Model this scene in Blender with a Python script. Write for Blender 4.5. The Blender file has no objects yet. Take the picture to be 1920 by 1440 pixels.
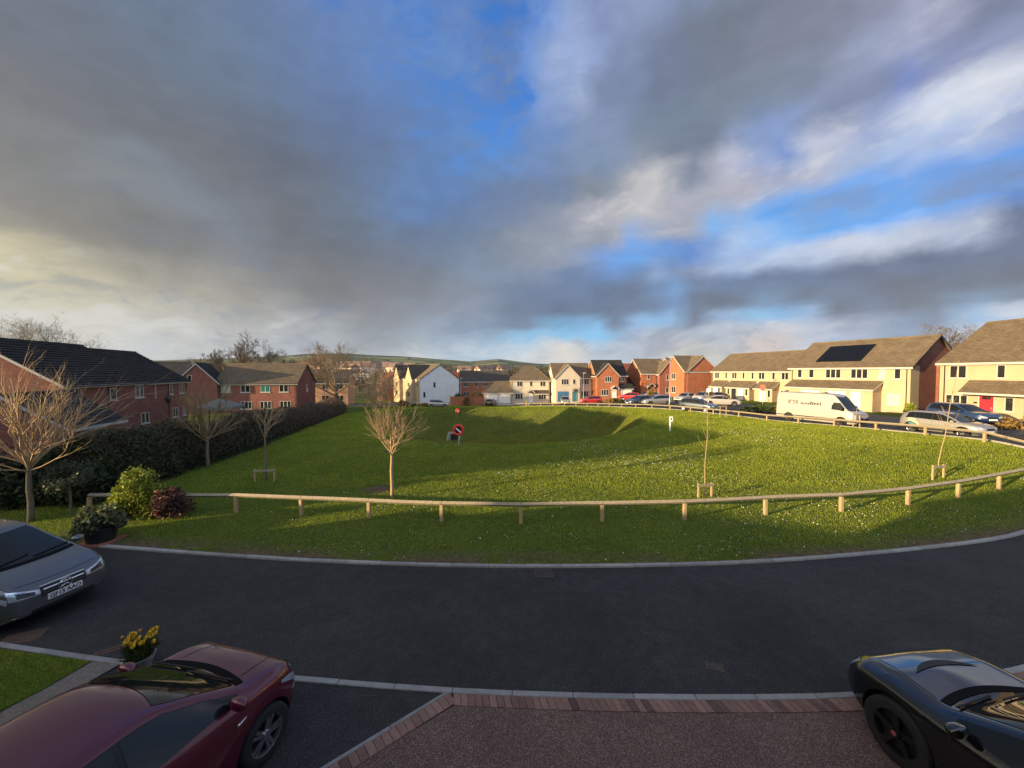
import bpy, bmesh, math, random
import numpy as np
from mathutils import Vector, Matrix
from mathutils.bvhtree import BVHTree
from math import radians, sin, cos, tan, pi, atan, atan2, sqrt, hypot
random.seed(7)
rng = np.random.default_rng(7)
S = bpy.context.scene
COL = S.collection

# ------------------------------------------------------------------ camera
H = 4.9            # eye height at a first-floor window
F = 721.0          # focal length in photo pixels (1920 wide)
PITCH = atan(23 / F)
cd = bpy.data.cameras.new('camera'); cam = bpy.data.objects.new('camera', cd); COL.objects.link(cam)
cam.location = (0, 0, H); cam.rotation_euler = (pi / 2 - PITCH, 0, 0)
cd.sensor_width = 36; cd.lens = 36 * F / 1920; cd.clip_start = 0.1; cd.clip_end = 20000
S.camera = cam
FW = np.array([0, cos(PITCH), -sin(PITCH)]); UP = np.array([0, sin(PITCH), cos(PITCH)])

def ray(px, py):
    return FW + (px - 960) / F * np.array([1., 0, 0]) + (720 - py) / F * UP
def gnd(px, py, z=0.0):
    d = ray(px, py); t = (z - H) / d[2]
    return (d[0] * t, d[1] * t)

# ------------------------------------------------------------------ light
SUN_AZ = atan2(-.905, -.425)        # compass bearing of the sun (from +Y, clockwise)
SUN_EL = radians(8.3)
SKY_STRENGTH = 0.1
sd = bpy.data.lights.new('sun', 'SUN'); so = bpy.data.objects.new('sun', sd); COL.objects.link(so)
sd.energy = 5.0; sd.angle = radians(0.55); sd.color = (1.0, .73, .39)
sunv = Vector((sin(SUN_AZ) * cos(SUN_EL), cos(SUN_AZ) * cos(SUN_EL), sin(SUN_EL)))
so.rotation_euler = sunv.to_track_quat('Z', 'Y').to_euler(); so.location = sunv * 100
S.view_settings.view_transform = 'Standard'; S.view_settings.look = 'None'
S.view_settings.exposure = 1.1; S.view_settings.gamma = 1

# cloud colours by direction, as (x, y, r, g, b) readings of the cloudscape
SKY = """
50 50 112 118 130;300 40 105 120 140;480 30 105 125 160;700 40 98 130 190;850 60 80 130 205;935 60 62 120 205;935 150 60 125 210
60 180 118 118 122;250 200 108 112 120;450 200 102 112 128;650 200 98 118 165;800 200 88 122 185;905 230 75 140 215
60 300 125 125 122;180 330 130 132 134;290 330 130 140 152;400 300 106 106 112;550 300 98 105 118;700 280 98 115 148;850 330 85 120 180;800 390 88 120 175
60 400 135 132 130;200 430 110 108 104;330 440 106 106 106;420 420 130 140 158;520 420 104 104 109;650 450 98 102 110;800 450 100 112 135;940 470 115 125 142
15 485 218 207 165;100 520 190 182 152;250 500 135 132 125;150 560 208 200 175;300 560 180 172 150;450 560 150 146 138;600 540 116 114 114;750 530 120 118 122;700 590 133 134 140;850 570 138 143 155
30 600 208 210 206;200 600 208 208 202;350 610 198 198 195;300 650 185 195 208;500 620 178 178 178;600 650 160 165 172;560 655 165 180 200;720 640 133 143 153;850 630 138 158 184;870 660 165 195 220;790 665 192 202 212
985 30 90 133 206;1050 90 150 170 214;1060 130 152 172 212;970 180 66 132 218;1120 60 130 145 185;1200 30 140 155 190;1160 150 118 133 163;1250 120 113 123 148;1350 80 113 123 138;1450 60 125 132 150;1550 60 130 135 155;1700 60 168 173 198;1760 30 152 157 182;1850 30 118 126 148
1000 270 108 140 192;1100 270 125 145 175;1250 230 118 133 152;1400 180 123 135 152;1500 140 128 138 158;1650 110 150 160 190;1750 110 135 145 180;1850 90 140 150 185
1000 370 113 128 153;1100 360 130 140 155;1300 260 118 128 148;1440 275 122 150 200;1600 190 130 140 170;1720 150 122 142 202
1400 320 185 190 210;1500 300 196 200 218;1350 335 196 194 208;1600 290 178 192 220;1650 250 150 165 205;1750 200 212 220 238;1860 140 226 230 238;1900 170 214 218 230;1700 300 166 190 230;1850 220 184 198 226;1900 240 150 165 205;1750 260 166 186 226
1230 370 200 198 198;1130 410 180 178 184;1030 440 145 152 165;1250 400 166 170 185;1330 380 172 174 186;1450 350 160 170 200
1500 390 103 170 246;1600 370 98 164 242;1700 350 94 160 242;1850 330 93 154 236;1450 420 112 178 246;1350 420 124 180 240;1600 420 108 174 246;1750 390 98 164 242;1900 350 94 150 232
1200 470 105 168 238;1150 490 112 155 218;1300 460 96 138 206;1250 490 154 178 216;1400 470 190 204 228;1470 480 184 203 230;1550 465 200 208 228;1620 445 202 210 228;1750 430 186 195 218;1800 425 162 177 206
1300 520 108 123 153;1200 545 103 116 143;1100 540 110 130 165;1450 520 106 116 143;1600 500 103 113 138;1750 470 98 108 133;1880 430 94 104 130;1900 520 108 113 128;1700 540 110 114 130;1500 560 103 108 126;1350 570 103 110 128;1050 590 98 110 136;1000 570 108 123 153;970 600 103 113 133;1160 590 103 116 143;1120 560 98 113 143;1250 560 118 150 195
1050 620 122 190 236;1130 610 136 190 236;980 640 126 194 240;1200 600 142 180 222;1400 590 148 195 236;1480 580 136 185 232;1600 590 123 143 180;1850 580 150 190 230;1900 575 160 195 230
980 665 210 214 218;1050 655 220 214 208;1150 650 176 191 211;1250 640 170 178 192;1350 630 184 192 204;1450 620 188 193 208;1450 645 210 198 196;1300 660 204 202 198;1600 610 170 180 200;1700 610 140 160 190;1900 600 204 209 218;1550 640 170 185 210
442 125 108 126 148;650 83 104 132 180;775 42 102 140 200;879 42 100 136 198;962 25 80 132 208;1004 83 130 160 212;1067 83 160 178 218;1087 137 155 174 212;1017 158 140 162 205;942 137 82 138 214;879 133 105 148 208;817 146 98 138 192;692 167 100 130 180;567 167 102 124 158;900 242 92 148 220;817 233 96 130 180;692 258 98 118 148;838 312 100 138 190;775 396 104 140 188;650 417 104 122 142;858 437 104 126 154;942 375 106 126 162;942 292 104 140 192;1025 250 112 142 192;1108 233 130 146 180;1025 354 112 130 164;525 417 108 110 116;608 500 112 116 122;775 521 114 122 134;983 467 146 154 168;921 500 128 146 168;1129 417 172 176 190;1025 437 142 152 170
1442 390 108 172 242;1527 365 104 168 242;1655 373 100 164 240;1783 339 98 158 238;1890 314 104 156 226;1869 356 96 156 236;1399 425 116 178 244;1527 425 108 174 246;1655 416 106 172 246;1741 399 102 168 242;1399 390 160 168 192;1484 356 160 170 196;1591 339 150 172 214;1698 339 140 172 222;1783 292 150 178 222
1365 339 205 200 206;1442 322 204 202 210;1527 284 196 200 216;1399 365 180 180 192;1527 331 178 182 200;1476 279 122 152 208;1314 326 130 140 160;1228 373 196 194 198;1143 416 184 182 186;1121 450 150 156 170;1271 420 168 170 180;1335 395 190 186 190
1912 407 110 120 148;1826 442 104 112 138;1741 463 104 114 140;1655 476 104 116 142;1591 484 106 120 148;1506 519 106 122 152;1399 523 106 124 156;1271 519 108 126 158;1185 531 108 126 154;1805 427 196 206 226;1719 442 204 212 230;1634 450 206 214 230;1548 467 196 208 230;1472 476 186 204 232;1399 476 180 192 218;1314 484 160 176 210;1506 497 120 170 232;1250 476 102 146 210;1185 476 104 164 238;1399 501 130 168 220
1143 604 104 114 138;1207 583 106 118 142;1314 587 104 112 132;1399 578 104 112 132;1463 566 116 130 156;1570 574 108 114 130;1655 583 112 118 132;1783 578 112 116 130;1890 561 112 118 132;1484 574 140 190 232;1433 583 140 195 235;1250 548 120 160 208;1121 625 130 196 240;1228 604 140 185 228;1356 600 150 180 215;1860 583 150 192 232
1399 608 190 194 204;1527 600 180 190 210;1463 634 206 198 196;1228 634 176 184 200;1314 625 170 180 198;1890 596 205 210 220
""".replace('\n', ';')
pts = []
for t in SKY.split(';'):
    w = t.split()
    if len(w) == 5:
        a = [float(q) for q in w]; d = ray(a[0], a[1])
        c = np.array(a[2:]) / 255.
        lin = np.where(c > .04045, ((c + .055) / 1.055) ** 2.4, c / 12.92)
        blue = a[4] - a[2] > 96; pts.append((atan2(d[0], d[1]), atan2(d[2], hypot(d[0], d[1])), *lin, 0.0 if blue else 1.0))
# the part of the sky behind and above the window: broken cloud, warm towards the sun, brightness raised to fill the shade
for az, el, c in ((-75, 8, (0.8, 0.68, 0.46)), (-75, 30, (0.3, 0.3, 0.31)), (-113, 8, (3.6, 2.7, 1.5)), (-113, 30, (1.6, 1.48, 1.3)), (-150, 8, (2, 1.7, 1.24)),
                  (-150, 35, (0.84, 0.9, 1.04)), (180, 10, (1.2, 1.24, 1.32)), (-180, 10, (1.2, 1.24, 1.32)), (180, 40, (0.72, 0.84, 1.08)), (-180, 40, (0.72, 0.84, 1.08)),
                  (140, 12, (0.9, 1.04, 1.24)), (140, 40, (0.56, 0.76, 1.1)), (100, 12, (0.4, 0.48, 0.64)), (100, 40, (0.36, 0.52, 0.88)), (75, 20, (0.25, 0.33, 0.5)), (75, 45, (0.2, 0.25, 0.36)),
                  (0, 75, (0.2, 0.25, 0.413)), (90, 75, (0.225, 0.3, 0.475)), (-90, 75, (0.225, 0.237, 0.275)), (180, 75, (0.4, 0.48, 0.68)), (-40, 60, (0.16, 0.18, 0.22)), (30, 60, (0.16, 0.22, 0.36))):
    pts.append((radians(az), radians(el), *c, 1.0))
pts = np.array(pts)
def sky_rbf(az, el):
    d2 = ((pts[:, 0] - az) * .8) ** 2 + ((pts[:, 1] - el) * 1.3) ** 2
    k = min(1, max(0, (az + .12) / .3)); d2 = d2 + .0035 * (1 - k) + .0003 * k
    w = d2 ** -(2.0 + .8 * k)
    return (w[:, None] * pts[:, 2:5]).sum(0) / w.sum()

W = bpy.data.worlds.new('World'); S.world = W; W.use_nodes = True
nt = W.node_tree; nt.nodes.clear()
def wn(t, **kw):
    n = nt.nodes.new(t)
    for k, v in kw.items(): setattr(n, k, v)
    return n
def wm(op, a, b=None, c=None):
    n = wn('ShaderNodeMath', operation=op)
    for i, q in enumerate((a, b, c)):
        if q is None: continue
        if isinstance(q, (int, float)): n.inputs[i].default_value = q
        else: nt.links.new(q, n.inputs[i])
    return n.outputs[0]
tc = wn('ShaderNodeTexCoord'); sep = wn('ShaderNodeSeparateXYZ'); nt.links.new(tc.outputs['Generated'], sep.inputs[0])
X, Y, Z = sep.outputs
hyp = wm('SQRT', wm('ADD', wm('MULTIPLY', X, X), wm('MULTIPLY', Y, Y)))
az = wm('ARCTAN2', X, Y); el = wm('ARCTAN2', Z, hyp)
# coordinates on a flat cloud layer, streaks running away from the viewer
den = wm('ADD', wm('MAXIMUM', Z, 0.0), 0.10)
cu = wm('DIVIDE', X, den); cv = wm('DIVIDE', Y, den)
cu2 = wm('ADD', wm('MULTIPLY', cu, .96), wm('MULTIPLY', cv, .26)); cv2 = wm('SUBTRACT', wm('MULTIPLY', cv, .96), wm('MULTIPLY', cu, .26))
def noise(u, v, su, sv, w, detail, rough, dist=0.0):
    cb = wn('ShaderNodeCombineXYZ'); nt.links.new(wm('MULTIPLY', u, su), cb.inputs[0]); nt.links.new(wm('MULTIPLY', v, sv), cb.inputs[1]); cb.inputs[2].default_value = w
    n = wn('ShaderNodeTexNoise'); n.inputs['Scale'].default_value = 1; n.inputs['Detail'].default_value = detail; n.inputs['Roughness'].default_value = rough
    n.inputs['Distortion'].default_value = dist
    nt.links.new(cb.outputs[0], n.inputs['Vector']); return n
nA = noise(cu2, cv2, 1.7, .9, 3.1, 7, .6, .3)
nB = noise(az, el, 8, 12, 8.2, 8, .62, .2)
sA = wn('ShaderNodeSeparateColor'); nt.links.new(nA.outputs['Color'], sA.inputs[0])
sB = wn('ShaderNodeSeparateColor'); nt.links.new(nB.outputs['Color'], sB.inputs[0])
amp = wm('MULTIPLY_ADD', el, .08, .02); amp = wm('MINIMUM', wm('MAXIMUM', amp, .012), .035)
ampB = wm('MINIMUM', wm('MAXIMUM', wm('MULTIPLY_ADD', el, .13, .035), .035), .07)
def off(ch, k, a): return wm('MULTIPLY', wm('MULTIPLY', wm('SUBTRACT', ch, .5), k), a)
waz = wm('ADD', wm('ADD', az, off(sA.outputs[0], 1.3, amp)), off(sB.outputs[0], 1.5, ampB))
wel = wm('ADD', wm('ADD', el, off(sA.outputs[1], .8, amp)), off(sB.outputs[1], 1.0, ampB))
elmax = radians(90)
tpar = wm('POWER', wm('DIVIDE', wm('MAXIMUM', wel, 0.0), elmax), .62)   # finer steps near the horizon
cols = [-180, -140, -110, -80] + [-62, -57.5, -53, -48.5, -44, -39.5, -35, -30.5, -26, -21.5, -17, -13, -10] + [round(-7.5 + 2.5 * k, 2) for k in range(27)] + [63, 80, 110, 145, 180]
NST = 30
prev = None; paz = None
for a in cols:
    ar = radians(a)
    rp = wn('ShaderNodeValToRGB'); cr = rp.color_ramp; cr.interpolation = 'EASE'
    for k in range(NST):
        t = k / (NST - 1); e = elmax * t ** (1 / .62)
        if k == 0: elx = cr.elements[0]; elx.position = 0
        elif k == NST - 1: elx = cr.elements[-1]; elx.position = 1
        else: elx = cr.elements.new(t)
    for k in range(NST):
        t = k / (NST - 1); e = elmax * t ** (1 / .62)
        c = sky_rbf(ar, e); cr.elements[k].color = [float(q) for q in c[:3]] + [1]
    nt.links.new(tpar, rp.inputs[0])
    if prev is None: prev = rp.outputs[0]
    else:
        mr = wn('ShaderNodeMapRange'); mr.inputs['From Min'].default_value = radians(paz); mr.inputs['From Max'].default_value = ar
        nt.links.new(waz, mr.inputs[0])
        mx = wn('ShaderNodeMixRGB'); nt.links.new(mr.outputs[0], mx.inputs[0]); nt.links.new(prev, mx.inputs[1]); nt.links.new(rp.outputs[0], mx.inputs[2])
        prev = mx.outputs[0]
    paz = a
# fine cloud texture
nD = noise(cu2, cv2, 3.6, 1.1, 5.7, 9, .62, .5)
nE = noise(az, el, 16, 34, 1.2, 6, .6, .3)
det = wm('ADD', wm('MULTIPLY', wm('SUBTRACT', nD.outputs[0], .5), .15), wm('MULTIPLY', wm('SUBTRACT', nE.outputs[0], .5), .36))
gain = wm('ADD', 1.0, det)
cl = wn('ShaderNodeVectorMath', operation='SCALE'); nt.links.new(prev, cl.inputs[0]); nt.links.new(gain, cl.inputs['Scale'])
# crisp sunlit wisps where the cloud is bright, ragged dark scraps where it is not
ru = wm('ADD', wm('MULTIPLY', az, .93), wm('MULTIPLY', el, .37)); rv = wm('SUBTRACT', wm('MULTIPLY', el, .93), wm('MULTIPLY', az, .20))
nF = noise(ru, rv, 9, 21, 4.4, 9, .6, .35)
lum = wn('ShaderNodeVectorMath', operation='DOT_PRODUCT'); nt.links.new(cl.outputs[0], lum.inputs[0]); lum.inputs[1].default_value = (.5, .4, .1)
def sstep(v, a, b):
    n = wn('ShaderNodeMapRange'); n.interpolation_type = 'SMOOTHSTEP'; n.inputs['From Min'].default_value = a; n.inputs['From Max'].default_value = b; nt.links.new(v, n.inputs[0]); return n.outputs[0]
scl_ = wn('ShaderNodeSeparateColor'); nt.links.new(cl.outputs[0], scl_.inputs[0])
wf = wm('MULTIPLY', wm('MULTIPLY', sstep(nF.outputs[0], .50, .64), sstep(lum.outputs['Value'], .26, .50)), wm('MULTIPLY', sstep(wm('SUBTRACT', scl_.outputs[2], scl_.outputs[0]), .5, .25), .34))
wx = wn('ShaderNodeMixRGB'); nt.links.new(wf, wx.inputs[0]); nt.links.new(cl.outputs[0], wx.inputs[1]); wx.inputs[2].default_value = (.78, .77, .78, 1)
low = wm('MULTIPLY', sstep(el, .42, .10), sstep(el, .0, .05))
df = wm('MULTIPLY', wm('MULTIPLY', wm('MULTIPLY', sstep(nF.outputs[0], .47, .36), low), .34), sstep(wm('SUBTRACT', scl_.outputs[2], scl_.outputs[0]), .5, .2))
wy = wn('ShaderNodeMixRGB'); nt.links.new(df, wy.inputs[0]); nt.links.new(wx.outputs[0], wy.inputs[1]); wy.inputs[2].default_value = (.17, .22, .33, 1)
# clear blue between the clouds, ragged at the edges
br_ = wn('ShaderNodeValToRGB'); cr = br_.color_ramp
for p_, c_ in ((0.0, (.30, .58, .86)), (.14, (.24, .52, .86)), (.30, (.16, .42, .88)), (.42, (.12, .36, .84)), (.8, (.055, .21, .64)), (1.0, (.045, .18, .56))):
    e_ = cr.elements[0] if p_ == 0 else (cr.elements[-1] if p_ == 1 else cr.elements.new(p_)); e_.position = p_; e_.color = (*c_, 1)
nt.links.new(wm('DIVIDE', el, .78), br_.inputs[0])
scw = wn('ShaderNodeSeparateColor'); nt.links.new(cl.outputs[0], scw.inputs[0])
blu = wm('DIVIDE', wm('SUBTRACT', scw.outputs[2], scw.outputs[0]), wm('ADD', scw.outputs[2], .02))
dn = wm('ADD', wm('SUBTRACT', .81, blu), wm('ADD', wm('MULTIPLY', wm('SUBTRACT', nF.outputs[0], .5), .5), wm('MULTIPLY', wm('SUBTRACT', nB.outputs[0], .5), .25)))
gry = wn('ShaderNodeVectorMath', operation='MULTIPLY'); nt.links.new(lum.outputs['Value'], gry.inputs[0]); gry.inputs[1].default_value = (.92, 1.0, 1.22)
wg = wn('ShaderNodeMixRGB'); nt.links.new(sstep(blu, .74, .90), wg.inputs[0]); nt.links.new(wy.outputs[0], wg.inputs[1]); nt.links.new(gry.outputs[0], wg.inputs[2])
cov = sstep(dn, -.09, .09)
ws_ = wn('ShaderNodeMixRGB'); nt.links.new(cov, ws_.inputs[0]); nt.links.new(br_.outputs[0], ws_.inputs[1]); nt.links.new(wg.outputs[0], ws_.inputs[2])
clr = wn('ShaderNodeVectorMath', operation='SCALE'); nt.links.new(ws_.outputs[0], clr.inputs[0]); clr.inputs['Scale'].default_value = 1 / SKY_STRENGTH * .475
sky = wn('ShaderNodeTexSky'); sky.sky_type = 'NISHITA'; sky.sun_disc = False; sky.sun_elevation = SUN_EL; sky.sun_rotation = SUN_AZ
sky.air_density = 1; sky.dust_density = .5; sky.ozone_density = 2
mxs = wn('ShaderNodeMixRGB'); mxs.inputs[0].default_value = .97; nt.links.new(sky.outputs[0], mxs.inputs[1]); nt.links.new(clr.outputs[0], mxs.inputs[2])
bg = wn('ShaderNodeBackground'); bg.inputs[1].default_value = SKY_STRENGTH; nt.links.new(mxs.outputs[0], bg.inputs[0])
wo = wn('ShaderNodeOutputWorld'); nt.links.new(bg.outputs[0], wo.inputs[0])
W.cycles.sampling_method = 'MANUAL'; W.cycles.sample_map_resolution = 512

# ------------------------------------------------------------------ mesh helpers
class MB:
    def __init__(s): s.v = []; s.f = []; s.m = []
    def face(s, P, mi=0):
        n = len(s.v); s.v.extend([tuple(p) for p in P]); s.f.append(tuple(range(n, n + len(P)))); s.m.append(mi)
    def box(s, x0, x1, y0, y1, z0, z1, P=None, mi=0):
        c = [(x0, y0, z0), (x1, y0, z0), (x1, y1, z0), (x0, y1, z0), (x0, y0, z1), (x1, y0, z1), (x1, y1, z1), (x0, y1, z1)]
        if P: c = [P(*q) for q in c]
        n = len(s.v); s.v.extend(c)
        for q in ((3, 2, 1, 0), (4, 5, 6, 7), (0, 1, 5, 4), (1, 2, 6, 5), (2, 3, 7, 6), (3, 0, 4, 7)):
            s.f.append(tuple(n + i for i in q)); s.m.append(mi)
    def tube(s, P, R, n=6, cap=True, mi=0):
        P = [Vector(p) for p in P]; base = len(s.v); prevx = None
        for i, p in enumerate(P):
            d = (P[min(i + 1, len(P) - 1)] - P[max(i - 1, 0)])
            if d.length < 1e-6: d = Vector((0, 0, 1))
            d.normalize()
            ref = prevx if prevx is not None else (Vector((1, 0, 0)) if abs(d.x) < .8 else Vector((0, 1, 0)))
            x = ref - d * ref.dot(d); x.normalize(); y = d.cross(x); prevx = x
            for k in range(n):
                a = 2 * pi * k / n; s.v.append(tuple(p + (x * cos(a) + y * sin(a)) * R[i]))
        for i in range(len(P) - 1):
            for k in range(n):
                a = base + i * n + k; b = base + i * n + (k + 1) % n
                s.f.append((a, b, b + n, a + n)); s.m.append(mi)
        if cap:
            s.f.append(tuple(base + k for k in range(n))[::-1]); s.m.append(mi)
            e = base + (len(P) - 1) * n; s.f.append(tuple(e + k for k in range(n))); s.m.append(mi)
    def lathe(s, prof, n=24, axis='z', c=(0, 0, 0), mi=0):
        b = len(s.v)
        for (r, h) in prof:
            for k in range(n):
                a = 2 * pi * k / n; q = (r * cos(a), r * sin(a), h)
                if axis == 'y': q = (q[0], q[2], q[1])
                if axis == 'x': q = (q[2], q[0], q[1])
                s.v.append((q[0] + c[0], q[1] + c[1], q[2] + c[2]))
        for i in range(len(prof) - 1):
            for k in range(n):
                a = b + i * n + k; d = b + i * n + (k + 1) % n
                s.f.append((a, d, d + n, a + n)); s.m.append(mi)
    def build(s, name, mats, parent=None, smooth=False):
        me = bpy.data.meshes.new(name); me.from_pydata(s.v, [], s.f)
        if not isinstance(mats, (list, tuple)): mats = [mats]
        for m in mats: me.materials.append(m)
        if len(mats) > 1: me.polygons.foreach_set('material_index', s.m)
        if smooth: me.polygons.foreach_set('use_smooth', [True] * len(s.f))
        me.update()
        o = bpy.data.objects.new(name, me); COL.objects.link(o)
        if parent: o.parent = parent
        return o

def np_mesh(name, V, Fc, mat, parent=None, smooth=False):
    """V (n,3), Fc (m,k) with k = 3 or 4"""
    me = bpy.data.meshes.new(name); k = Fc.shape[1]
    me.vertices.add(len(V)); me.vertices.foreach_set('co', np.asarray(V, np.float32).ravel())
    me.loops.add(Fc.size); me.loops.foreach_set('vertex_index', np.asarray(Fc, np.int32).ravel())
    me.polygons.add(len(Fc)); me.polygons.foreach_set('loop_start', np.arange(len(Fc), dtype=np.int32) * k)
    if smooth: me.polygons.foreach_set('use_smooth', np.ones(len(Fc), bool))
    me.materials.append(mat); me.update(calc_edges=True); me.validate()
    o = bpy.data.objects.new(name, me); COL.objects.link(o)
    if parent: o.parent = parent
    return o

def tag(o, label=None, cat=None, group=None, kind=None):
    if label: o['label'] = label
    if cat: o['category'] = cat
    if group: o['group'] = group
    if kind: o['kind'] = kind
    return o
def empty(name, loc, rz=0.0, label=None, cat=None, group=None):
    o = bpy.data.objects.new(name, None); COL.objects.link(o); o.location = loc; o.rotation_euler = (0, 0, rz); o.empty_display_size = .3
    return tag(o, label, cat, group)

# ------------------------------------------------------------------ materials
def new_mat(name):
    m = bpy.data.materials.new(name); m.use_nodes = True; t = m.node_tree
    return m, t, t.nodes['Principled BSDF']
class NT:
    def __init__(s, t): s.t = t
    def n(s, typ, **kw):
        x = s.t.nodes.new(typ)
        for k, v in kw.items(): setattr(x, k, v)
        return x
    def l(s, a, b): s.t.links.new(a, b)
    def math(s, op, a, b=None, c=None):
        x = s.n('ShaderNodeMath', operation=op)
        for i, q in enumerate((a, b, c)):
            if q is None: continue
            if isinstance(q, (int, float)): x.inputs[i].default_value = q
            else: s.l(q, x.inputs[i])
        return x.outputs[0]
    def noise(s, vec, scale, detail=4, rough=.55):
        x = s.n('ShaderNodeTexNoise'); x.inputs['Scale'].default_value = scale; x.inputs['Detail'].default_value = detail; x.inputs['Roughness'].default_value = rough
        if vec is not None: s.l(vec, x.inputs['Vector'])
        return x.outputs[0]
    def mix(s, fac, a, b, mode='MIX'):
        x = s.n('ShaderNodeMixRGB', blend_type=mode)
        for i, q in enumerate((fac, a, b)):
            if isinstance(q, (int, float)): x.inputs[i].default_value = q
            elif isinstance(q, (tuple, list)): x.inputs[i].default_value = (*q[:3], 1)
            else: s.l(q, x.inputs[i])
        return x.outputs[0]
    def ramp(s, fac, stops):
        x = s.n('ShaderNodeValToRGB'); cr = x.color_ramp
        while len(cr.elements) < len(stops): cr.elements.new(.5)
        for e, (p, c) in zip(cr.elements, stops): e.position = p; e.color = (*c[:3], 1) if isinstance(c, (tuple, list)) else (c, c, c, 1)
        s.l(fac, x.inputs[0]); return x.outputs[0]
    def coord(s, kind='Object'): return s.n('ShaderNodeTexCoord').outputs[kind]
    def bump(s, h, strength, dist, bsdf):
        b = s.n('ShaderNodeBump'); b.inputs['Strength'].default_value = strength; b.inputs['Distance'].default_value = dist
        s.l(h, b.inputs['Height']); s.l(b.outputs[0], bsdf.inputs['Normal'])

def simple(name, col, rough=.7, var=.12, scale=6, bump=0.0, bscale=60, metal=0, spec=.5, coat=0.0, bdist=.01):
    m, t, b = new_mat(name); q = NT(t); co = q.coord()
    nz = q.noise(co, scale, 5)
    c0 = tuple(c * (1 - var) for c in col); c1 = tuple(min(1, c * (1 + var)) for c in col)
    q.l(q.ramp(nz, [(.3, c0), (.7, c1)]), b.inputs['Base Color'])
    b.inputs['Roughness'].default_value = rough; b.inputs['Metallic'].default_value = metal; b.inputs['Specular IOR Level'].default_value = spec
    b.inputs['Coat Weight'].default_value = coat; b.inputs['Coat Roughness'].default_value = .03
    if bump: q.bump(q.noise(co, bscale, 3), bump, bdist, b)
    return m
def brick_mat(name, c1, c2, mortar, scale=1.0):
    m, t, b = new_mat(name); q = NT(t); co = q.coord(); s = q.n('ShaderNodeSeparateXYZ'); q.l(co, s.inputs[0])
    cb = q.n('ShaderNodeCombineXYZ'); q.l(q.math('ADD', s.outputs[0], s.outputs[1]), cb.inputs[0]); q.l(s.outputs[2], cb.inputs[1])
    br = q.n('ShaderNodeTexBrick'); q.l(cb.outputs[0], br.inputs['Vector'])
    br.inputs['Scale'].default_value = scale; br.inputs['Brick Width'].default_value = .225; br.inputs['Row Height'].default_value = .075; br.inputs['Mortar Size'].default_value = .006
    br.inputs['Color1'].default_value = (*c1, 1); br.inputs['Color2'].default_value = (*c2, 1); br.inputs['Mortar'].default_value = (*mortar, 1); br.inputs['Bias'].default_value = 0
    nz = q.noise(co, 1.2, 6, .65)
    q.l(q.mix(.6, br.outputs[0], q.ramp(nz, [(.3, .62), (.7, 1.25)]), 'MULTIPLY'), b.inputs['Base Color'])
    b.inputs['Roughness'].default_value = .88; b.inputs['Specular IOR Level'].default_value = .25
    q.bump(br.outputs['Fac'], -.4, .006, b)
    return m
def tile_mat(name, c1, c2, course=.145, rough=.85):
    m, t, b = new_mat(name); q = NT(t); co = q.coord(); s = q.n('ShaderNodeSeparateXYZ'); q.l(co, s.inputs[0])
    cb = q.n('ShaderNodeCombineXYZ'); q.l(q.math('ADD', s.outputs[0], s.outputs[1]), cb.inputs[0]); q.l(s.outputs[2], cb.inputs[1])
    br = q.n('ShaderNodeTexBrick'); q.l(cb.outputs[0], br.inputs['Vector']); br.inputs['Scale'].default_value = 1
    br.inputs['Brick Width'].default_value = .3; br.inputs['Row Height'].default_value = course; br.inputs['Mortar Size'].default_value = .008
    br.inputs['Color1'].default_value = (*c1, 1); br.inputs['Color2'].default_value = (*c2, 1); br.inputs['Mortar'].default_value = tuple(c * .35 for c in c1) + (1,)
    n1 = q.noise(co, .9, 6, .7); n2 = q.noise(co, 7, 3)
    col = q.mix(.8, br.outputs[0], q.ramp(n1, [(.3, .7), (.7, 1.22)]), 'MULTIPLY')
    col = q.mix(.35, col, q.ramp(n2, [(.3, .6), (.7, 1.3)]), 'MULTIPLY')
    q.l(col, b.inputs['Base Color']); b.inputs['Roughness'].default_value = rough; b.inputs['Specular IOR Level'].default_value = .12
    q.bump(br.outputs['Fac'], -.5, .01, b)
    return m
def render_mat(name, col):
    m, t, b = new_mat(name); q = NT(t); co = q.coord()
    n1 = q.noise(co, .7, 6, .6); n2 = q.noise(co, 90, 2)
    c = q.ramp(n1, [(.3, tuple(x * .9 for x in col)), (.7, tuple(min(x * 1.05, .95) for x in col))])
    q.l(c, b.inputs['Base Color']); b.inputs['Roughness'].default_value = .92; b.inputs['Specular IOR Level'].default_value = .2
    q.bump(n2, .25, .004, b); return m
def paint_mat(name, col, metal=.0, rough=.3, flake=.0):
    m, t, b = new_mat(name); q = NT(t); co = q.coord()
    n = q.noise(co, 420, 1); n2 = q.noise(co, 2.5, 5, .6)
    c = q.ramp(n, [(.35, tuple(x * (1 - flake) for x in col)), (.65, tuple(min(1, x * (1 + flake)) for x in col))])
    dust = q.ramp(n2, [(.4, 0.), (.8, .02 if col[1] < .01 else .10)])
    q.l(q.mix(dust, c, (.2, .18, .15)), b.inputs['Base Color'])
    b.inputs['Metallic'].default_value = metal; b.inputs['Roughness'].default_value = rough
    b.inputs['Coat Weight'].default_value = 1; q.l(q.ramp(n2, [(.35, .008), (.8, .045)]), b.inputs['Coat Roughness']); return m

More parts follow.
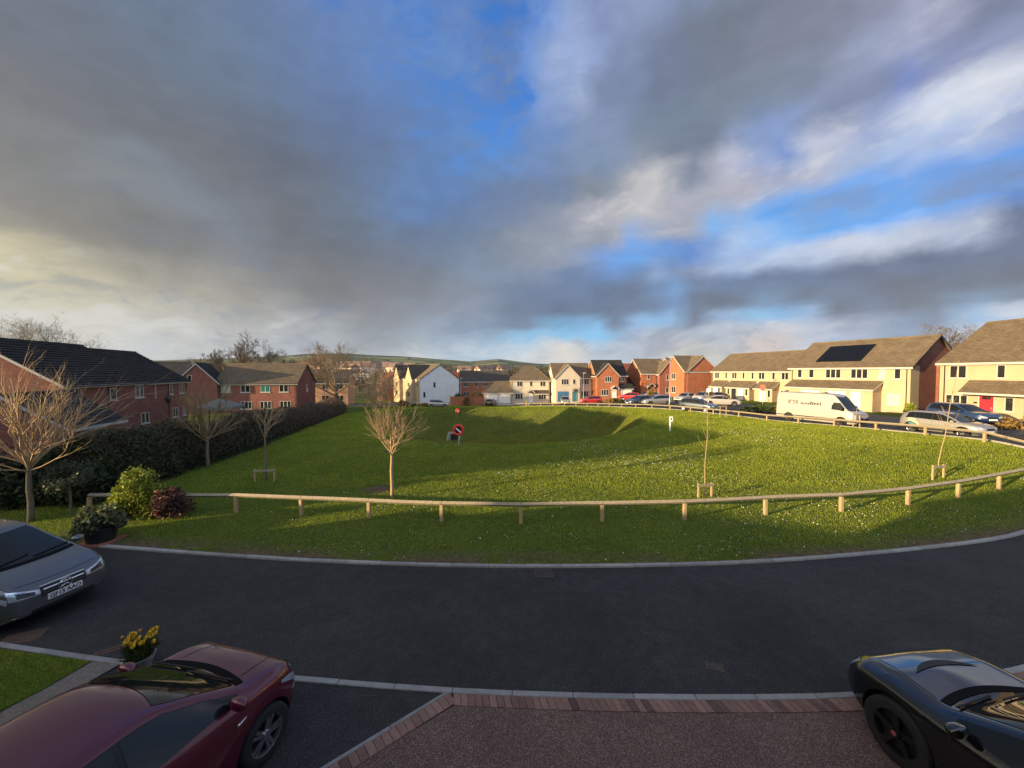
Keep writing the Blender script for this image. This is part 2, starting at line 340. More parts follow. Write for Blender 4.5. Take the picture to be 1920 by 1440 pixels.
M = {}
M['brick'] = brick_mat('red_brick', (.27, .09, .065), (.2, .065, .05), (.26, .19, .15))
M['brick_o'] = brick_mat('orange_red_brick', (.42, .13, .06), (.34, .105, .05), (.36, .24, .17))
M['brick_pale'] = brick_mat('buff_brick', (.62, .36, .2), (.55, .3, .16), (.5, .38, .28))
M['cream'] = render_mat('cream_render', (.46, .365, .25)); M['ivory'] = render_mat('ivory_render', (.58, .51, .41)); M['whiter'] = render_mat('white_render', (.8, .8, .78))
M['tile_brown'] = tile_mat('brown_concrete_tile', (.2, .158, .112), (.158, .125, .09)); M['tile_dark'] = tile_mat('charcoal_tile', (.058, .055, .053), (.044, .042, .041))
M['tile_grey'] = tile_mat('grey_slate_tile', (.12, .105, .09), (.09, .08, .07)); M['tile_red'] = tile_mat('red_clay_tile', (.32, .11, .06), (.26, .09, .05))
M['upvc'] = simple('white_upvc', (.5, .485, .45), .35, .04, 3); M['glass'] = simple('dark_window_glass', (.02, .022, .025), .04, .3, .6, spec=.9)
M['gutter'] = simple('black_plastic', (.015, .015, .016), .45, .1); M['door_w'] = simple('white_door', (.78, .76, .72), .4, .05); M['door_r'] = simple('red_door', (.55, .03, .05), .35, .08)
M['door_b'] = simple('blue_door', (.06, .16, .3), .4, .08); M['door_k'] = simple('dark_door', (.02, .022, .028), .4, .1); M['door_t'] = simple('teal_door', (.05, .2, .25), .4, .1)
M['steel'] = simple('galvanised_steel', (.45, .46, .47), .45, .15, 12, metal=.6); M['chrome'] = simple('chrome', (.75, .76, .78), .12, .05, metal=1)
M['white_paint'] = simple('white_paint', (.8, .8, .78), .5, .06); M['red_paint'] = simple('red_paint', (.62, .04, .03), .4, .12); M['black_plastic'] = simple('black_trim', (.012, .012, .013), .55, .2, 20)
M['cowl'] = simple('cowl_plastic', (.006, .006, .006), .8, .2, 20, spec=.1); M['rubber'] = simple('tyre_rubber', (.018, .018, .018), .8, .25, 30); M['concrete'] = simple('concrete', (.36, .34, .31), .9, .22, 9, .5, 120, bdist=.004)
M['panel'] = simple('solar_cell', (.006, .006, .008), .3, .2, 3, spec=.15); M['alloy'] = simple('alloy', (.5, .5, .52), .3, .1, metal=.9); M['alloy_k'] = simple('black_alloy', (.01, .01, .011), .3, .1)
M['carglass'] = simple('car_glass', (.010, .012, .012), .015, .3, 1, spec=.5); M['lens'] = simple('lamp_lens', (.5, .53, .56), .08, .3, 25, spec=.9, metal=.35); M['lens_in'] = simple('lamp_inner', (.04, .04, .045), .1, .3, 18, metal=.5)
M['red_lens'] = simple('red_lens', (.35, .01, .01), .15, .1); M['amber'] = simple('amber_lens', (.8, .3, .04), .2, .1); M['plate'] = simple('plate_white', (.82, .82, .8), .4, .03); M['ink'] = simple('black_ink', (.012, .012, .012), .6, .05)
M['plate_y'] = simple('plate_yellow', (.75, .5, .02), .4, .03); M['grey_ink'] = simple('grey_lettering', (.03, .03, .033), .6, .05); M['pale_ink'] = simple('pale_lettering', (.17, .165, .16), .6, .05)
M['terracotta'] = simple('terracotta', (.3, .12, .07), .85, .2, 14); M['pot'] = simple('black_pot', (.014, .014, .016), .5, .2)
def wood_mat(name, c0, c1):
    m, t, b = new_mat(name); q = NT(t); co = q.coord(); mp = q.n('ShaderNodeMapping'); q.l(co, mp.inputs[0]); mp.inputs['Scale'].default_value = (3, 3, 3)
    n = q.noise(mp.outputs[0], 6, 8, .7); n2 = q.noise(co, 40, 3)
    c = q.ramp(n, [(.3, c0), (.7, c1)]); q.l(q.mix(.4, c, q.ramp(n2, [(.3, .6), (.7, 1.3)]), 'MULTIPLY'), b.inputs['Base Color'])
    b.inputs['Roughness'].default_value = .85; q.bump(n2, .5, .006, b); return m
M['timber'] = wood_mat('weathered_timber', (.2, .165, .115), (.46, .39, .27)); M['post'] = wood_mat('post_timber', (.3, .21, .11), (.5, .37, .2))
M['bark'] = wood_mat('grey_bark', (.10, .078, .055), (.22, .175, .125)); M['bark_d'] = wood_mat('dark_bark', (.07, .05, .035), (.17, .125, .085)); M['twig'] = wood_mat('tan_twig', (.30, .205, .11), (.48, .35, .2))
M['twig_gold'] = wood_mat('golden_twig', (.2, .14, .075), (.38, .27, .145)); M['twig_r'] = wood_mat('brown_twig', (.085, .06, .042), (.18, .13, .088)); M['twig_oak'] = wood_mat('oak_twig', (.085, .06, .042), (.18, .13, .085))
def leaf_mat(name, c0, c1, c2=None, sc=3.0, trans=.25):
    m, t, b = new_mat(name); q = NT(t); co = q.coord(); n = q.noise(co, sc, 4); g = q.n('ShaderNodeNewGeometry')
    r = g.outputs['Random Per Island']; f = q.math('ADD', q.math('MULTIPLY', n, .6), q.math('MULTIPLY', r, .4))
    st = [(.3, c0), (.65, c1)] + ([(.8, c2)] if c2 else [])
    c = q.ramp(f, st); q.l(c, b.inputs['Base Color']); b.inputs['Roughness'].default_value = .55; b.inputs['Specular IOR Level'].default_value = .35
    tr = q.n('ShaderNodeBsdfTranslucent'); q.l(c, tr.inputs[0]); mx = q.n('ShaderNodeMixShader'); mx.inputs[0].default_value = trans
    q.l(b.outputs[0], mx.inputs[1]); q.l(tr.outputs[0], mx.inputs[2]); q.l(mx.outputs[0], t.nodes['Material Output'].inputs['Surface']); return m
M['leaf_dark'] = leaf_mat('dark_green_leaf', (.018, .03, .012), (.05, .07, .026), (.095, .105, .04)); M['leaf_yel'] = leaf_mat('yellow_green_leaf', (.10, .14, .018), (.3, .34, .035), (.55, .54, .07), 2.5)
M['leaf_red'] = leaf_mat('red_tipped_leaf', (.07, .038, .03), (.15, .065, .052), (.32, .10, .09), 4); M['leaf_var'] = leaf_mat('variegated_leaf', (.04, .06, .02), (.17, .19, .09), (.4, .4, .22), 9)
M['leaf_olive'] = leaf_mat('olive_leaf', (.04, .05, .03), (.10, .12, .07), (.16, .18, .11)); M['leaf_gold'] = leaf_mat('golden_scrub', (.16, .1, .03), (.34, .22, .07), (.45, .3, .1), 2)
M['leaf_mid'] = leaf_mat('mid_green_leaf', (.03, .05, .012), (.09, .12, .025), (.16, .19, .04)); M['leaf_brown'] = leaf_mat('brown_hedge_leaf', (.07, .045, .03), (.15, .095, .062), (.22, .15, .095))
M['petal'] = leaf_mat('yellow_petal', (.7, .42, .01), (.85, .6, .03), (.9, .7, .1), 30); M['daisy'] = simple('white_petal', (.8, .8, .74), .6, .05)
# ------------------------------------------------------------------ terrain
def sm(a, b, x): 
    t = np.clip((x - a) / (b - a), 0, 1); return t * t * (3 - 2 * t)
BASIN = np.array([(-9, 29.5), (-4.5, 26.8), (0, 26.2), (4.5, 27.4), (8.5, 31), (13, 38), (15.5, 46), (15, 56), (11, 65), (2, 71), (-12, 73), (-21, 66), (-21, 54), (-16, 44), (-11.5, 35)], float)
def poly_dist(px, py, P):
    """signed distance, positive inside"""
    d = np.full(px.shape, 1e9); ins = np.zeros(px.shape, bool); n = len(P)
    for i in range(n):
        a = P[i]; b = P[(i + 1) % n]; e = b - a
        t = np.clip(((px - a[0]) * e[0] + (py - a[1]) * e[1]) / (e @ e), 0, 1)
        d = np.minimum(d, np.hypot(px - a[0] - t * e[0], py - a[1] - t * e[1]))
        c = (a[1] > py) != (b[1] > py)
        with np.errstate(divide='ignore', invalid='ignore'):
            xi = (b[0] - a[0]) * (py - a[1]) / (b[1] - a[1]) + a[0]
        ins ^= c & (px < xi)
    return np.where(ins, d, -d)
# hill skyline: direction (x / y of the view) -> height over the eye per unit distance
SKYX = (np.array([-600, 0, 300, 480, 560, 640, 700, 760, 830, 880, 935, 1000, 1040, 1100, 1250, 1500, 1750, 1920, 2400]) - 960) / F
SKYZ = (697 - np.array([676, 678, 676, 671, 664, 662, 666, 668, 674, 679, 673, 681, 683, 687, 690, 689, 686, 684, 680])) / F
def hills_h(x, y):
    r = np.maximum(y, 1.0); u = np.clip(x / r, -3, 3)
    top = np.interp(u, SKYX, SKYZ) * 2600 + H
    k = np.clip((r - 150) / (2600 - 150), 0, 1) ** 1.15
    und = 9 * np.sin(x * .006 + y * .004) * np.sin(y * .0052 - x * .002 + 1) * k
    return -2.5 + (top + 2.5) * k + und * (k < .93) * sm(0, .2, k)
def T(x, y):
    x = np.asarray(x, float); y = np.asarray(y, float)
    xp = np.maximum(x, 0)
    s = y - 28 - 1.1 * xp
    fall = .0435 * (np.sqrt(s * s + 36) + s) / 2
    z = 1.15 * sm(10, 24, x) * sm(11, 21, y) * np.clip(1 - .048 * (y - 20.5), .3, 1) - np.minimum(fall, 5.5)
    z = z - 1.1 * sm(18.5, 27, -x - .2 * (y - 16)) * (1 - sm(36, 60, y)) * sm(8, 16, y)
    d = poly_dist(x, y, BASIN)
    tb = np.clip((d + .4) / 10.0, 0, 1); z = z - 4.1 * (tb * (2 - tb)) ** 1.08 
    bm_ = sm(-.8, 2, d) * (1 - sm(5, 9, d)) * sm(7, 11, x) * (1 - sm(58, 66, y))
    z = z + .42 * bm_ * np.sin(.62 * y - .5 * x + .8)
    far = sm(105, 190, y)
    z = z * (1 - far) + far * hills_h(x, y)
    return z

KERB_PX = [(200, 1027), (370, 1040), (600, 1055), (780, 1061), (960, 1065), (1200, 1063), (1400, 1058), (1600, 1043), (1750, 1028), (1920, 1008)]
kp = [gnd(a, b, .02) for a, b in KERB_PX]
kp = [(-40, 12.2), (-22, 11.6), (-15, 11.1)] + kp + [(19.5, 13.3), (24, 15.6), (27.5, 17.6), (32, 19.4), (40, 21)]
KX = np.array([a for a, b in kp]); KY = np.array([b for a, b in kp])
# smooth the kerb line
def resample(P, step, closed=False):
    P = np.array(P, float); d = np.concatenate([[0], np.cumsum(np.hypot(*np.diff(P[:, :2], axis=0).T))]); n = max(2, int(round(d[-1] / step)) + 1)
    t = np.linspace(0, d[-1], n); return np.stack([np.interp(t, d, P[:, i]) for i in range(P.shape[1])], 1)
def smooth_line(P, step, it=30):
    Q = resample(P, step); 
    for _ in range(it): Q[1:-1] = .25 * Q[:-2] + .5 * Q[1:-1] + .25 * Q[2:]
    return resample(Q, step)
KL = smooth_line(kp, .3, 40)
def yk(x): return np.interp(x, KL[:, 0], KL[:, 1])

def ground_pt(px, py, dz=0.0):
    d = ray(px, py); lo, hi = 3.0, 400.0
    ts = np.concatenate([np.linspace(5, 60, 400), np.linspace(60, 300, 300)])
    P = np.outer(ts, d); zz = P[:, 2] + H - T(P[:, 0], P[:, 1]) - dz
    i = int(np.argmax(zz < 0)) if (zz < 0).any() else len(ts) - 1
    return float(P[i, 0]), float(P[i, 1])

# second knee rail (far side of the green): pixel and distance readings -> plan line
F2PX = [(1990, 17.2), (1925, 18.5), (1846, 20.5), (1735, 23.5), (1640, 26.5), (1565, 29.5), (1497, 32.5), (1440, 35.3), (1380, 38.8), (1314, 42.5), (1255, 47), (1199, 51.5), (1150, 57), (1108, 63), (1061, 69), (1011, 74), (962, 78), (900, 80.5), (830, 81.5), (760, 81), (700, 80)]
F2 = smooth_line([((a - 960) / F * d, d) for a, d in F2PX], .5, 60)

# ground sheet
xs = np.concatenate([-np.geomspace(70, 7000, 26)[::-1], np.arange(-68, -26, 2.0), np.arange(-26, 32, .5), np.arange(32, 70, 2.0), np.geomspace(70, 7000, 26)])
ys = np.concatenate([-np.geomspace(16, 3000, 16)[::-1], np.arange(-14, 8, 1.0), np.arange(8, 16, .22), np.arange(16, 82, .5), np.arange(82, 130, 3.0), np.geomspace(131, 5200, 60)])
gx, gy = np.meshgrid(xs, ys); gz = T(gx, gy)
near = gy < yk(gx) + .02
gz = np.where(near & (gy > -60), -.08, gz + .035)
ngx, ngy = len(xs), len(ys)
idx = np.arange(ngx * ngy).reshape(ngy, ngx)
Fq = np.stack([idx[:-1, :-1], idx[:-1, 1:], idx[1:, 1:], idx[1:, :-1]], -1).reshape(-1, 4)
def ground_material():
    m, t, b = new_mat('meadow_ground'); q = NT(t); co = q.coord(); s = q.n('ShaderNodeSeparateXYZ'); q.l(co, s.inputs[0])
    n1 = q.noise(co, .35, 6, .6); n2 = q.noise(co, 6, 5, .65); n3 = q.noise(co, 45, 3)
    g = q.ramp(q.math('ADD', q.math('MULTIPLY', n1, .4), q.math('MULTIPLY', n2, .6)), [(.35, (.05, .078, .012)), (.55, (.10, .14, .022)), (.72, (.15, .18, .035))])
    g = q.mix(.5, g, q.ramp(n3, [(.3, .55), (.7, 1.4)]), 'MULTIPLY')
    # fields and hedges of the far hills
    mp = q.n('ShaderNodeMapping'); q.l(co, mp.inputs[0]); mp.inputs['Scale'].default_value = (.0095, .0042, 0); mp.inputs['Rotation'].default_value = (0, 0, .35)
    vo = q.n('ShaderNodeTexVoronoi'); vo.inputs['Scale'].default_value = 1; q.l(mp.outputs[0], vo.inputs['Vector'])
    fld = q.ramp(q.math('FRACT', q.math('MULTIPLY', vo.outputs['Color'], 3.7)), [(0, (.10, .14, .06)), (.3, (.2, .27, .10)), (.6, (.28, .33, .14)), (.85, (.14, .15, .09)), (1, (.34, .28, .18))])
    ve = q.n('ShaderNodeTexVoronoi', feature='DISTANCE_TO_EDGE'); ve.inputs['Scale'].default_value = 1; q.l(mp.outputs[0], ve.inputs['Vector'])
    hed = q.ramp(ve.outputs['Distance'], [(.03, 0.), (.07, 1.)])
    fld = q.mix(hed, (.05, .065, .045), fld)
    wood = q.ramp(q.noise(co, .0032, 6, .6), [(.5, 0.), (.56, 1.)])
    hz = q.math('ADD', s.outputs[2], q.math('MULTIPLY', q.math('SUBTRACT', q.noise(co, .004, 5), .5), 60.0))
    up = q.ramp(q.math('DIVIDE', hz, 150.0), [(.42, 0.), (.6, 1.)])
    fld = q.mix(q.math('MAXIMUM', q.math('MULTIPLY', wood, .8), up), fld, (.05, .062, .058))
    far = q.ramp(q.math('DIVIDE', s.outputs[1], 400.0), [(.3, 0.), (.5, 1.)])
    at_ = q.n('ShaderNodeAttribute'); at_.attribute_name = 'soil'; g = q.mix(at_.outputs['Fac'], g, q.ramp(n2, [(.3, (.09, .06, .038)), (.7, (.2, .14, .09))]))
    q.l(q.mix(far, g, fld), b.inputs['Base Color']); b.inputs['Roughness'].default_value = 1; b.inputs['Specular IOR Level'].default_value = .1
    q.bump(q.math('ADD', q.noise(co, 9, 4, .7), q.math('MULTIPLY', n3, .4)), .9, .08, b)
    return m
M['ground'] = ground_material()
ground = np_mesh('ground', np.stack([gx, gy, gz], -1).reshape(-1, 3), Fq, M['ground'], smooth=True); tag(ground, 'grassy ground running out to the hills on the horizon', 'ground', kind='structure')

# ------------------------------------------------------------------ near road, kerbs, drive
def vnoise(x, y, s, seed):
    g = np.random.default_rng(seed).random((128, 128)); u = x * s; v = y * s
    i = np.floor(u).astype(int); j = np.floor(v).astype(int); f = u - i; h = v - j; f = f * f * (3 - 2 * f); h = h * h * (3 - 2 * h)
    a = g[i % 128, j % 128]; b_ = g[(i + 1) % 128, j % 128]; c_ = g[i % 128, (j + 1) % 128]; d_ = g[(i + 1) % 128, (j + 1) % 128]
    return (a * (1 - f) + b_ * f) * (1 - h) + (c_ * (1 - f) + d_ * f) * h
kd_ = gy - yk(gx); wn_ = vnoise(gx, gy, .55, 51) * .7 + vnoise(gx, gy, 2.1, 52) * .5
soil = np.clip((wn_ - .38) * 3, 0, 1) * np.clip(1.25 - kd_ / .85, 0, 1) * (kd_ > -.1) * (np.abs(gx - 2) < 16)
soil = np.maximum(soil, np.clip(1.6 - np.hypot(gx + 5.55, (gy - 15.9)) / .55, 0, 1))
soil = np.maximum(soil, .16 * np.clip(poly_dist(gx, gy, BASIN) / .6, 0, 1))
at_s = ground.data.attributes.new('soil', 'FLOAT', 'POINT'); at_s.data.foreach_set('value', soil.ravel().astype(np.float32))
def asphalt(name, base, speck):
    m, t, b = new_mat(name); q = NT(t); co = q.coord()
    n1 = q.noise(co, .5, 7, .65); n2 = q.noise(co, 62, 3, .75); n3 = q.noise(co, 4.5, 5, .7)
    c = q.ramp(n2, [(.36, tuple(x * .45 for x in base)), (.55, base), (.70, speck)])
    c = q.mix(.8, c, q.ramp(n1, [(.3, .6), (.7, 1.4)]), 'MULTIPLY'); c = q.mix(.6, c, q.ramp(n3, [(.35, .65), (.65, 1.3)]), 'MULTIPLY')
    st = q.math('ADD', q.ramp(q.noise(co, 2.3, 6, .8), [(.63, 0.), (.75, .3)]), q.ramp(q.noise(co, 42, 2, .5), [(.70, 0.), (.76, .5)]))
    q.l(q.mix(st, c, (.12, .115, .11)), b.inputs['Base Color']); b.inputs['Roughness'].default_value = .82; b.inputs['Specular IOR Level'].default_value = .35
    q.bump(n2, .9, .006, b); return m
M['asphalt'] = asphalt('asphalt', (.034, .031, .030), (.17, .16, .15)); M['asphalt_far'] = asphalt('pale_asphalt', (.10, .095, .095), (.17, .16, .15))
m, t, b = new_mat('resin_gravel'); q = NT(t); co = q.coord(); vo = q.n('ShaderNodeTexVoronoi'); vo.inputs['Scale'].default_value = 110; q.l(co, vo.inputs['Vector'])
sc = q.n('ShaderNodeSeparateColor'); q.l(vo.outputs['Color'], sc.inputs[0])
c = q.ramp(sc.outputs[0], [(0, (.055, .027, .02)), (.4, (.12, .066, .048)), (.75, (.175, .10, .073)), (1, (.34, .235, .18))])
c = q.mix(.8, c, q.ramp(q.noise(co, 1.1, 6, .65), [(.3, .75), (.7, 1.2)]), 'MULTIPLY'); q.l(c, b.inputs['Base Color']); b.inputs['Roughness'].default_value = .8
q.bump(vo.outputs['Distance'], -.8, .008, b); M['gravel'] = m
m, t, b = new_mat('block_paver'); q = NT(t); co = q.coord(); g = q.n('ShaderNodeNewGeometry')
c = q.ramp(g.outputs['Random Per Island'], [(0, (.10, .052, .04)), (.3, (.25, .135, .098)), (.7, (.33, .185, .135)), (1, (.19, .10, .075))])
q.l(q.mix(.5, c, q.ramp(q.noise(co, 14, 5, .7), [(.3, .6), (.7, 1.3)]), 'MULTIPLY'), b.inputs['Base Color']); b.inputs['Roughness'].default_value = .85; q.bump(q.noise(co, 120, 3), .4, .004, b); M['paver'] = m
m, t, b = new_mat('kerb_concrete'); q = NT(t); co = q.coord(); g = q.n('ShaderNodeNewGeometry')
c = q.ramp(g.outputs['Random Per Island'], [(0, (.26, .25, .23)), (1, (.37, .355, .33))])
q.l(q.mix(.6, c, q.ramp(q.noise(co, 5, 6, .7), [(.3, .6), (.7, 1.2)]), 'MULTIPLY'), b.inputs['Base Color']); b.inputs['Roughness'].default_value = .9; q.bump(q.noise(co, 90, 3), .5, .004, b); M['kerb'] = m

# the shared drive in front of the house: one flat sheet bounded by the far kerb
kk = KL[(KL[:, 0] > -38) & (KL[:, 0] < 39)]
top = [(x, y, 0.0 + max(0., float(T(x, y - .1)) - .02 if x > 16 else 0)) for x, y in kk]
mb = MB(); V = []
n = len(kk); rows = 14
for j in range(rows + 1):
    for i in range(n):
        s_ = j / rows; yb = -11.0; x, y, z = top[i]
        V.append((x, y + .02 - s_ * (y - yb), z * (1 - s_) ** 3))
V = np.array(V); ii = np.arange((rows + 1) * n).reshape(rows + 1, n)
Fr = np.stack([ii[1:, :-1], ii[1:, 1:], ii[:-1, 1:], ii[:-1, :-1]], -1).reshape(-1, 4)
road = np_mesh('road', V, Fr, M['asphalt']); tag(road, 'dark asphalt shared drive curving across the foreground', 'road', kind='structure')

def kerb_run(P, width, up, length=.915, z0=0.0, name='kerb', zf=None):
    """separate stones with open joints along a line; width grows to the left of the walking direction"""
    R = resample(P, length); mb = MB()
    for a, c in zip(R[:-1], R[1:]):
        d = c - a; L = hypot(*d); d = d / L; nn = np.array([-d[1], d[0]]); g = .004
        za = z0 + (zf(*a) if zf else 0); zc = z0 + (zf(*c) if zf else 0)
        j = rng.uniform(-.003, .003)
        def PP(u, v, w): 
            p = a + d * u + nn * v; return (p[0], p[1], (za + (zc - za) * u / L) + w + j)
        mb.box(g, L - g, 0, width, -.12, up, PP)
    o = mb.build(name, M['kerb']); bv = o.modifiers.new('bevel', 'BEVEL'); bv.width = .008; bv.segments = 1
    return tag(o, kind='structure')
kerb_run(KL[(KL[:, 0] > -11.6) & (KL[:, 0] < 36)], .125, .05, zf=lambda x, y: max(0., float(T(x, y)) if x > 14 else 0.))
NK_PX = [(0, 1204), (110, 1221), (230, 1240), (380, 1254), (550, 1268), (820, 1290), (1000, 1298), (1200, 1303), (1400, 1304), (1605, 1301)]
nk = [gnd(a, b) for a, b in NK_PX]; nk = [(-20, nk[0][1] + 1.4)] + nk + [(6.5, nk[-1][1] + .12), (10, nk[-1][1] + .9)]
NK = smooth_line(nk, .25, 12)
kerb_run(NK[::-1], .10, .022, name='drive_edge_kerb')
def yn(x): return np.interp(x, NK[:, 0], NK[:, 1])
# resin gravel drive
c0 = np.array(gnd(835, 1297)); c1 = np.array(gnd(600, 1440)); dd = (c1 - c0) / np.linalg.norm(c1 - c0); c2 = c0 + dd * 9
gp = [(x, yn(x) - .29) for x in np.arange(c0[0] + .2, 9.5, .25)]
poly = gp + [(9.5, -6), (c2[0], -6), (c2[0], c2[1])]
mb = MB(); 
mb.face([(x, y, .006) for x, y in reversed(poly)]); drive = mb.build('driveway', M['gravel']); tag(drive, kind='structure')
mb = MB()
def lay(a, d, L, n=None):
    nn = np.array([-d[1], d[0]]); k = int(L / .107)
    for i in range(k):
        u = i * .107; j = rng.uniform(-.0015, .003)
        def PP(x, y, z): p = a + d * x + nn * y; return (p[0], p[1], z + j)
        mb.box(u + .004, u + .103, 0, .205, -.05, .016, PP)
for i in range(len(NK) - 1):
    pass
R = resample(NK[(NK[:, 0] > c0[0] + .04) & (NK[:, 0] < 8.5)], .107)
for a, c in zip(R[:-1], R[1:]):
    d = (c - a) / np.linalg.norm(c - a); nn = np.array([d[1], -d[0]]); sh = d * .05; j = rng.uniform(-.0015, .003)
    def PP(x, y, z): p = a + d * x + nn * y - sh * (y / .2) * -1; return (p[0], p[1], z + j)
    mb.box(.004, np.linalg.norm(c - a) - .004, .106, .31, -.05, .016, PP)
lay(c0 + np.array([.07, -.035]), dd, 4.7)
edg = mb.build('brick_edging', M['paver']); tag(edg, kind='structure')
kerb_run(np.stack([c0 + np.array([.07, -.035]) + np.array([dd[1], -dd[0]]) * .006 + dd * k for k in np.linspace(0.0, 4.6, 6)])[::-1], .055, .018, name='edging_strip')
# lawn at lower left with its paved surround
lp = [gnd(*p) for p in ((-260, 1178), (0, 1219), (172, 1243), (90, 1290), (0, 1338), (-260, 1490))]
mb = MB(); mb.face([(x, y, .03) for x, y in lp][::-1]); lawn = mb.build('lawn', M['ground']); tag(lawn, kind='structure')
pp_ = [gnd(*p) for p in ((172, 1243), (232, 1243), (150, 1290), (60, 1348), (-200, 1500), (-260, 1490), (0, 1338), (90, 1290))]
M['path'] = simple('path_gravel', (.2, .165, .13), .95, .3, 30, .8, 110)
mb = MB(); mb.face([(x, y, .018) for x, y in pp_][::-1]); pth = mb.build('path', M['path']); tag(pth, kind='structure')

# ------------------------------------------------------------------ estate road and aprons beyond the green
def strip(name, L, o0, o1, mat, dz, cross=6):
    V = []; L = resample(L, .5)
    d = np.gradient(L, axis=0); d /= np.linalg.norm(d, axis=1)[:, None]; nn = np.stack([d[:, 1], -d[:, 0]], 1)
    for k in range(cross + 1):
        P = L + nn * (o0 + (o1 - o0) * k / cross); V.append(np.column_stack([P, T(P[:, 0], P[:, 1]) + dz]))
    V = np.stack(V, 1).reshape(-1, 3); ii = np.arange(len(V)).reshape(len(L), cross + 1)
    Fq = np.stack([ii[:-1, :-1], ii[1:, :-1], ii[1:, 1:], ii[:-1, 1:]], -1).reshape(-1, 4)
    return np_mesh(name, V, Fq, mat, smooth=True)
EL = smooth_line(list(map(tuple, F2)) + [(-40, 77), (-60, 70)], 1.0, 6)
EL = np.concatenate([np.array([[36, 10.], [31.5, 14.5]]), EL])
EL = smooth_line(EL, .8, 10)
tag(strip('estate_road', EL, .9, 6.6, M['asphalt'], .06), kind='structure')
M['paving'] = simple('brown_paving', (.17, .12, .09), .9, .2, 5, .4, 60)
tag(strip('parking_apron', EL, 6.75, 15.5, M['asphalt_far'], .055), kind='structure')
def off_line(L, o):
    d = np.gradient(L, axis=0); d /= np.linalg.norm(d, axis=1)[:, None]; return L + np.stack([d[:, 1], -d[:, 0]], 1) * o
kerb_run(off_line(EL, .8)[(EL[:, 1] > 18)], .12, .10, zf=lambda x, y: float(T(x, y)) + .03, name='estate_kerb')

# ------------------------------------------------------------------ grass blades (uncountable)
HEDGE = smooth_line([(-15.4, 15.0), (-15.8, 20), (-16.6, 26), (-18.6, 34), (-21.3, 44), (-24.5, 56), (-28.5, 66)], .5, 8)
GREEN = np.concatenate([np.stack([KL[:, 0], KL[:, 1] + .12], 1)[(KL[:, 0] > -21) & (KL[:, 0] < 33)], off_line(F2, -.1 + .75), (HEDGE + np.array([.1, 0]))[::-1], [[-19, 14.6], [-23, 14]]])
def vnoise(x, y, s, seed):
    g = np.random.default_rng(seed).random((128, 128)); u = x * s; v = y * s
    i = np.floor(u).astype(int); j = np.floor(v).astype(int); f = u - i; h = v - j; f = f * f * (3 - 2 * f); h = h * h * (3 - 2 * h)
    a = g[i % 128, j % 128]; b_ = g[(i + 1) % 128, j % 128]; c_ = g[i % 128, (j + 1) % 128]; d_ = g[(i + 1) % 128, (j + 1) % 128]
    return (a * (1 - f) + b_ * f) * (1 - h) + (c_ * (1 - f) + d_ * f) * h
def blades(name, x, y, z, hgt, wid, mat, seed):
    r = np.random.default_rng(seed); n = len(x); a = r.uniform(0, 2 * pi, n); lean = r.uniform(.1, .75, n); la = a + r.normal(0, .6, n) + pi / 2
    wx = np.cos(a) * wid / 2; wy = np.sin(a) * wid / 2
    V = np.empty((n, 3, 3)); V[:, 0] = np.stack([x - wx, y - wy, z - .01], 1); V[:, 1] = np.stack([x + wx, y + wy, z - .01], 1)
    V[:, 2] = np.stack([x + np.cos(la) * hgt * lean, y + np.sin(la) * hgt * lean, z + hgt * np.sqrt(np.maximum(0, 1 - lean ** 2 * .8))], 1)
    return np_mesh(name, V.reshape(-1, 3), np.arange(3 * n).reshape(n, 3), mat)
def grass_material(name, c0, c1, c2):
    m, t, b = new_mat(name); q = NT(t); co = q.coord(); g = q.n('ShaderNodeNewGeometry')
    n1 = q.noise(co, .5, 5, .6); n2 = q.noise(co, 3.5, 4, .6)
    f = q.math('ADD', q.math('ADD', q.math('MULTIPLY', n1, .45), q.math('MULTIPLY', n2, .35)), q.math('MULTIPLY', g.outputs['Random Per Island'], .3))
    c = q.ramp(f, [(.3, c0), (.55, c1), (.75, c2)])
    q.l(c, b.inputs['Base Color']); b.inputs['Roughness'].default_value = .6; b.inputs['Specular IOR Level'].default_value = .25
    tr = q.n('ShaderNodeBsdfTranslucent'); q.l(c, tr.inputs[0]); mx = q.n('ShaderNodeMixShader'); mx.inputs[0].default_value = .3
    q.l(b.outputs[0], mx.inputs[1]); q.l(tr.outputs[0], mx.inputs[2]); q.l(mx.outputs[0], t.nodes['Material Output'].inputs['Surface']); return m
M['blade'] = grass_material('grass_blade', (.12, .175, .018), (.26, .32, .030), (.44, .46, .060)); M['rough'] = grass_material('rough_grass_blade', (.09, .118, .018), (.205, .222, .030), (.40, .37, .072))
def fill(n, y0, y1, seed):
    r = np.random.default_rng(seed); x = r.uniform(-24, 36, n); y = r.uniform(y0, y1, n)
    k = (np.abs(x) < 1.42 * y + 2) & (poly_dist(x, y, GREEN) > .03); x = x[k]; y = y[k]
    kd = y - yk(x); worn = np.clip((vnoise(x, y, .55, 51) * .7 + vnoise(x, y, 2.1, 52) * .5 - .38) * 3, 0, 1) * np.clip(1.25 - kd / .85, 0, 1) * (np.abs(x - 2) < 16)
    keep = r.random(len(x)) > worn * .93
    # bare earth ring round the first tree
    keep &= np.hypot(x + 5.55, (y - 15.9)) > .5 + .2 * vnoise(x, y, 3, 9)
    x = x[keep]; y = y[keep]
    clump = vnoise(x, y, 2.6, 11) * .5 + vnoise(x, y, 7, 12) * .5
    return x, y, T(x, y) + .035, clump, r
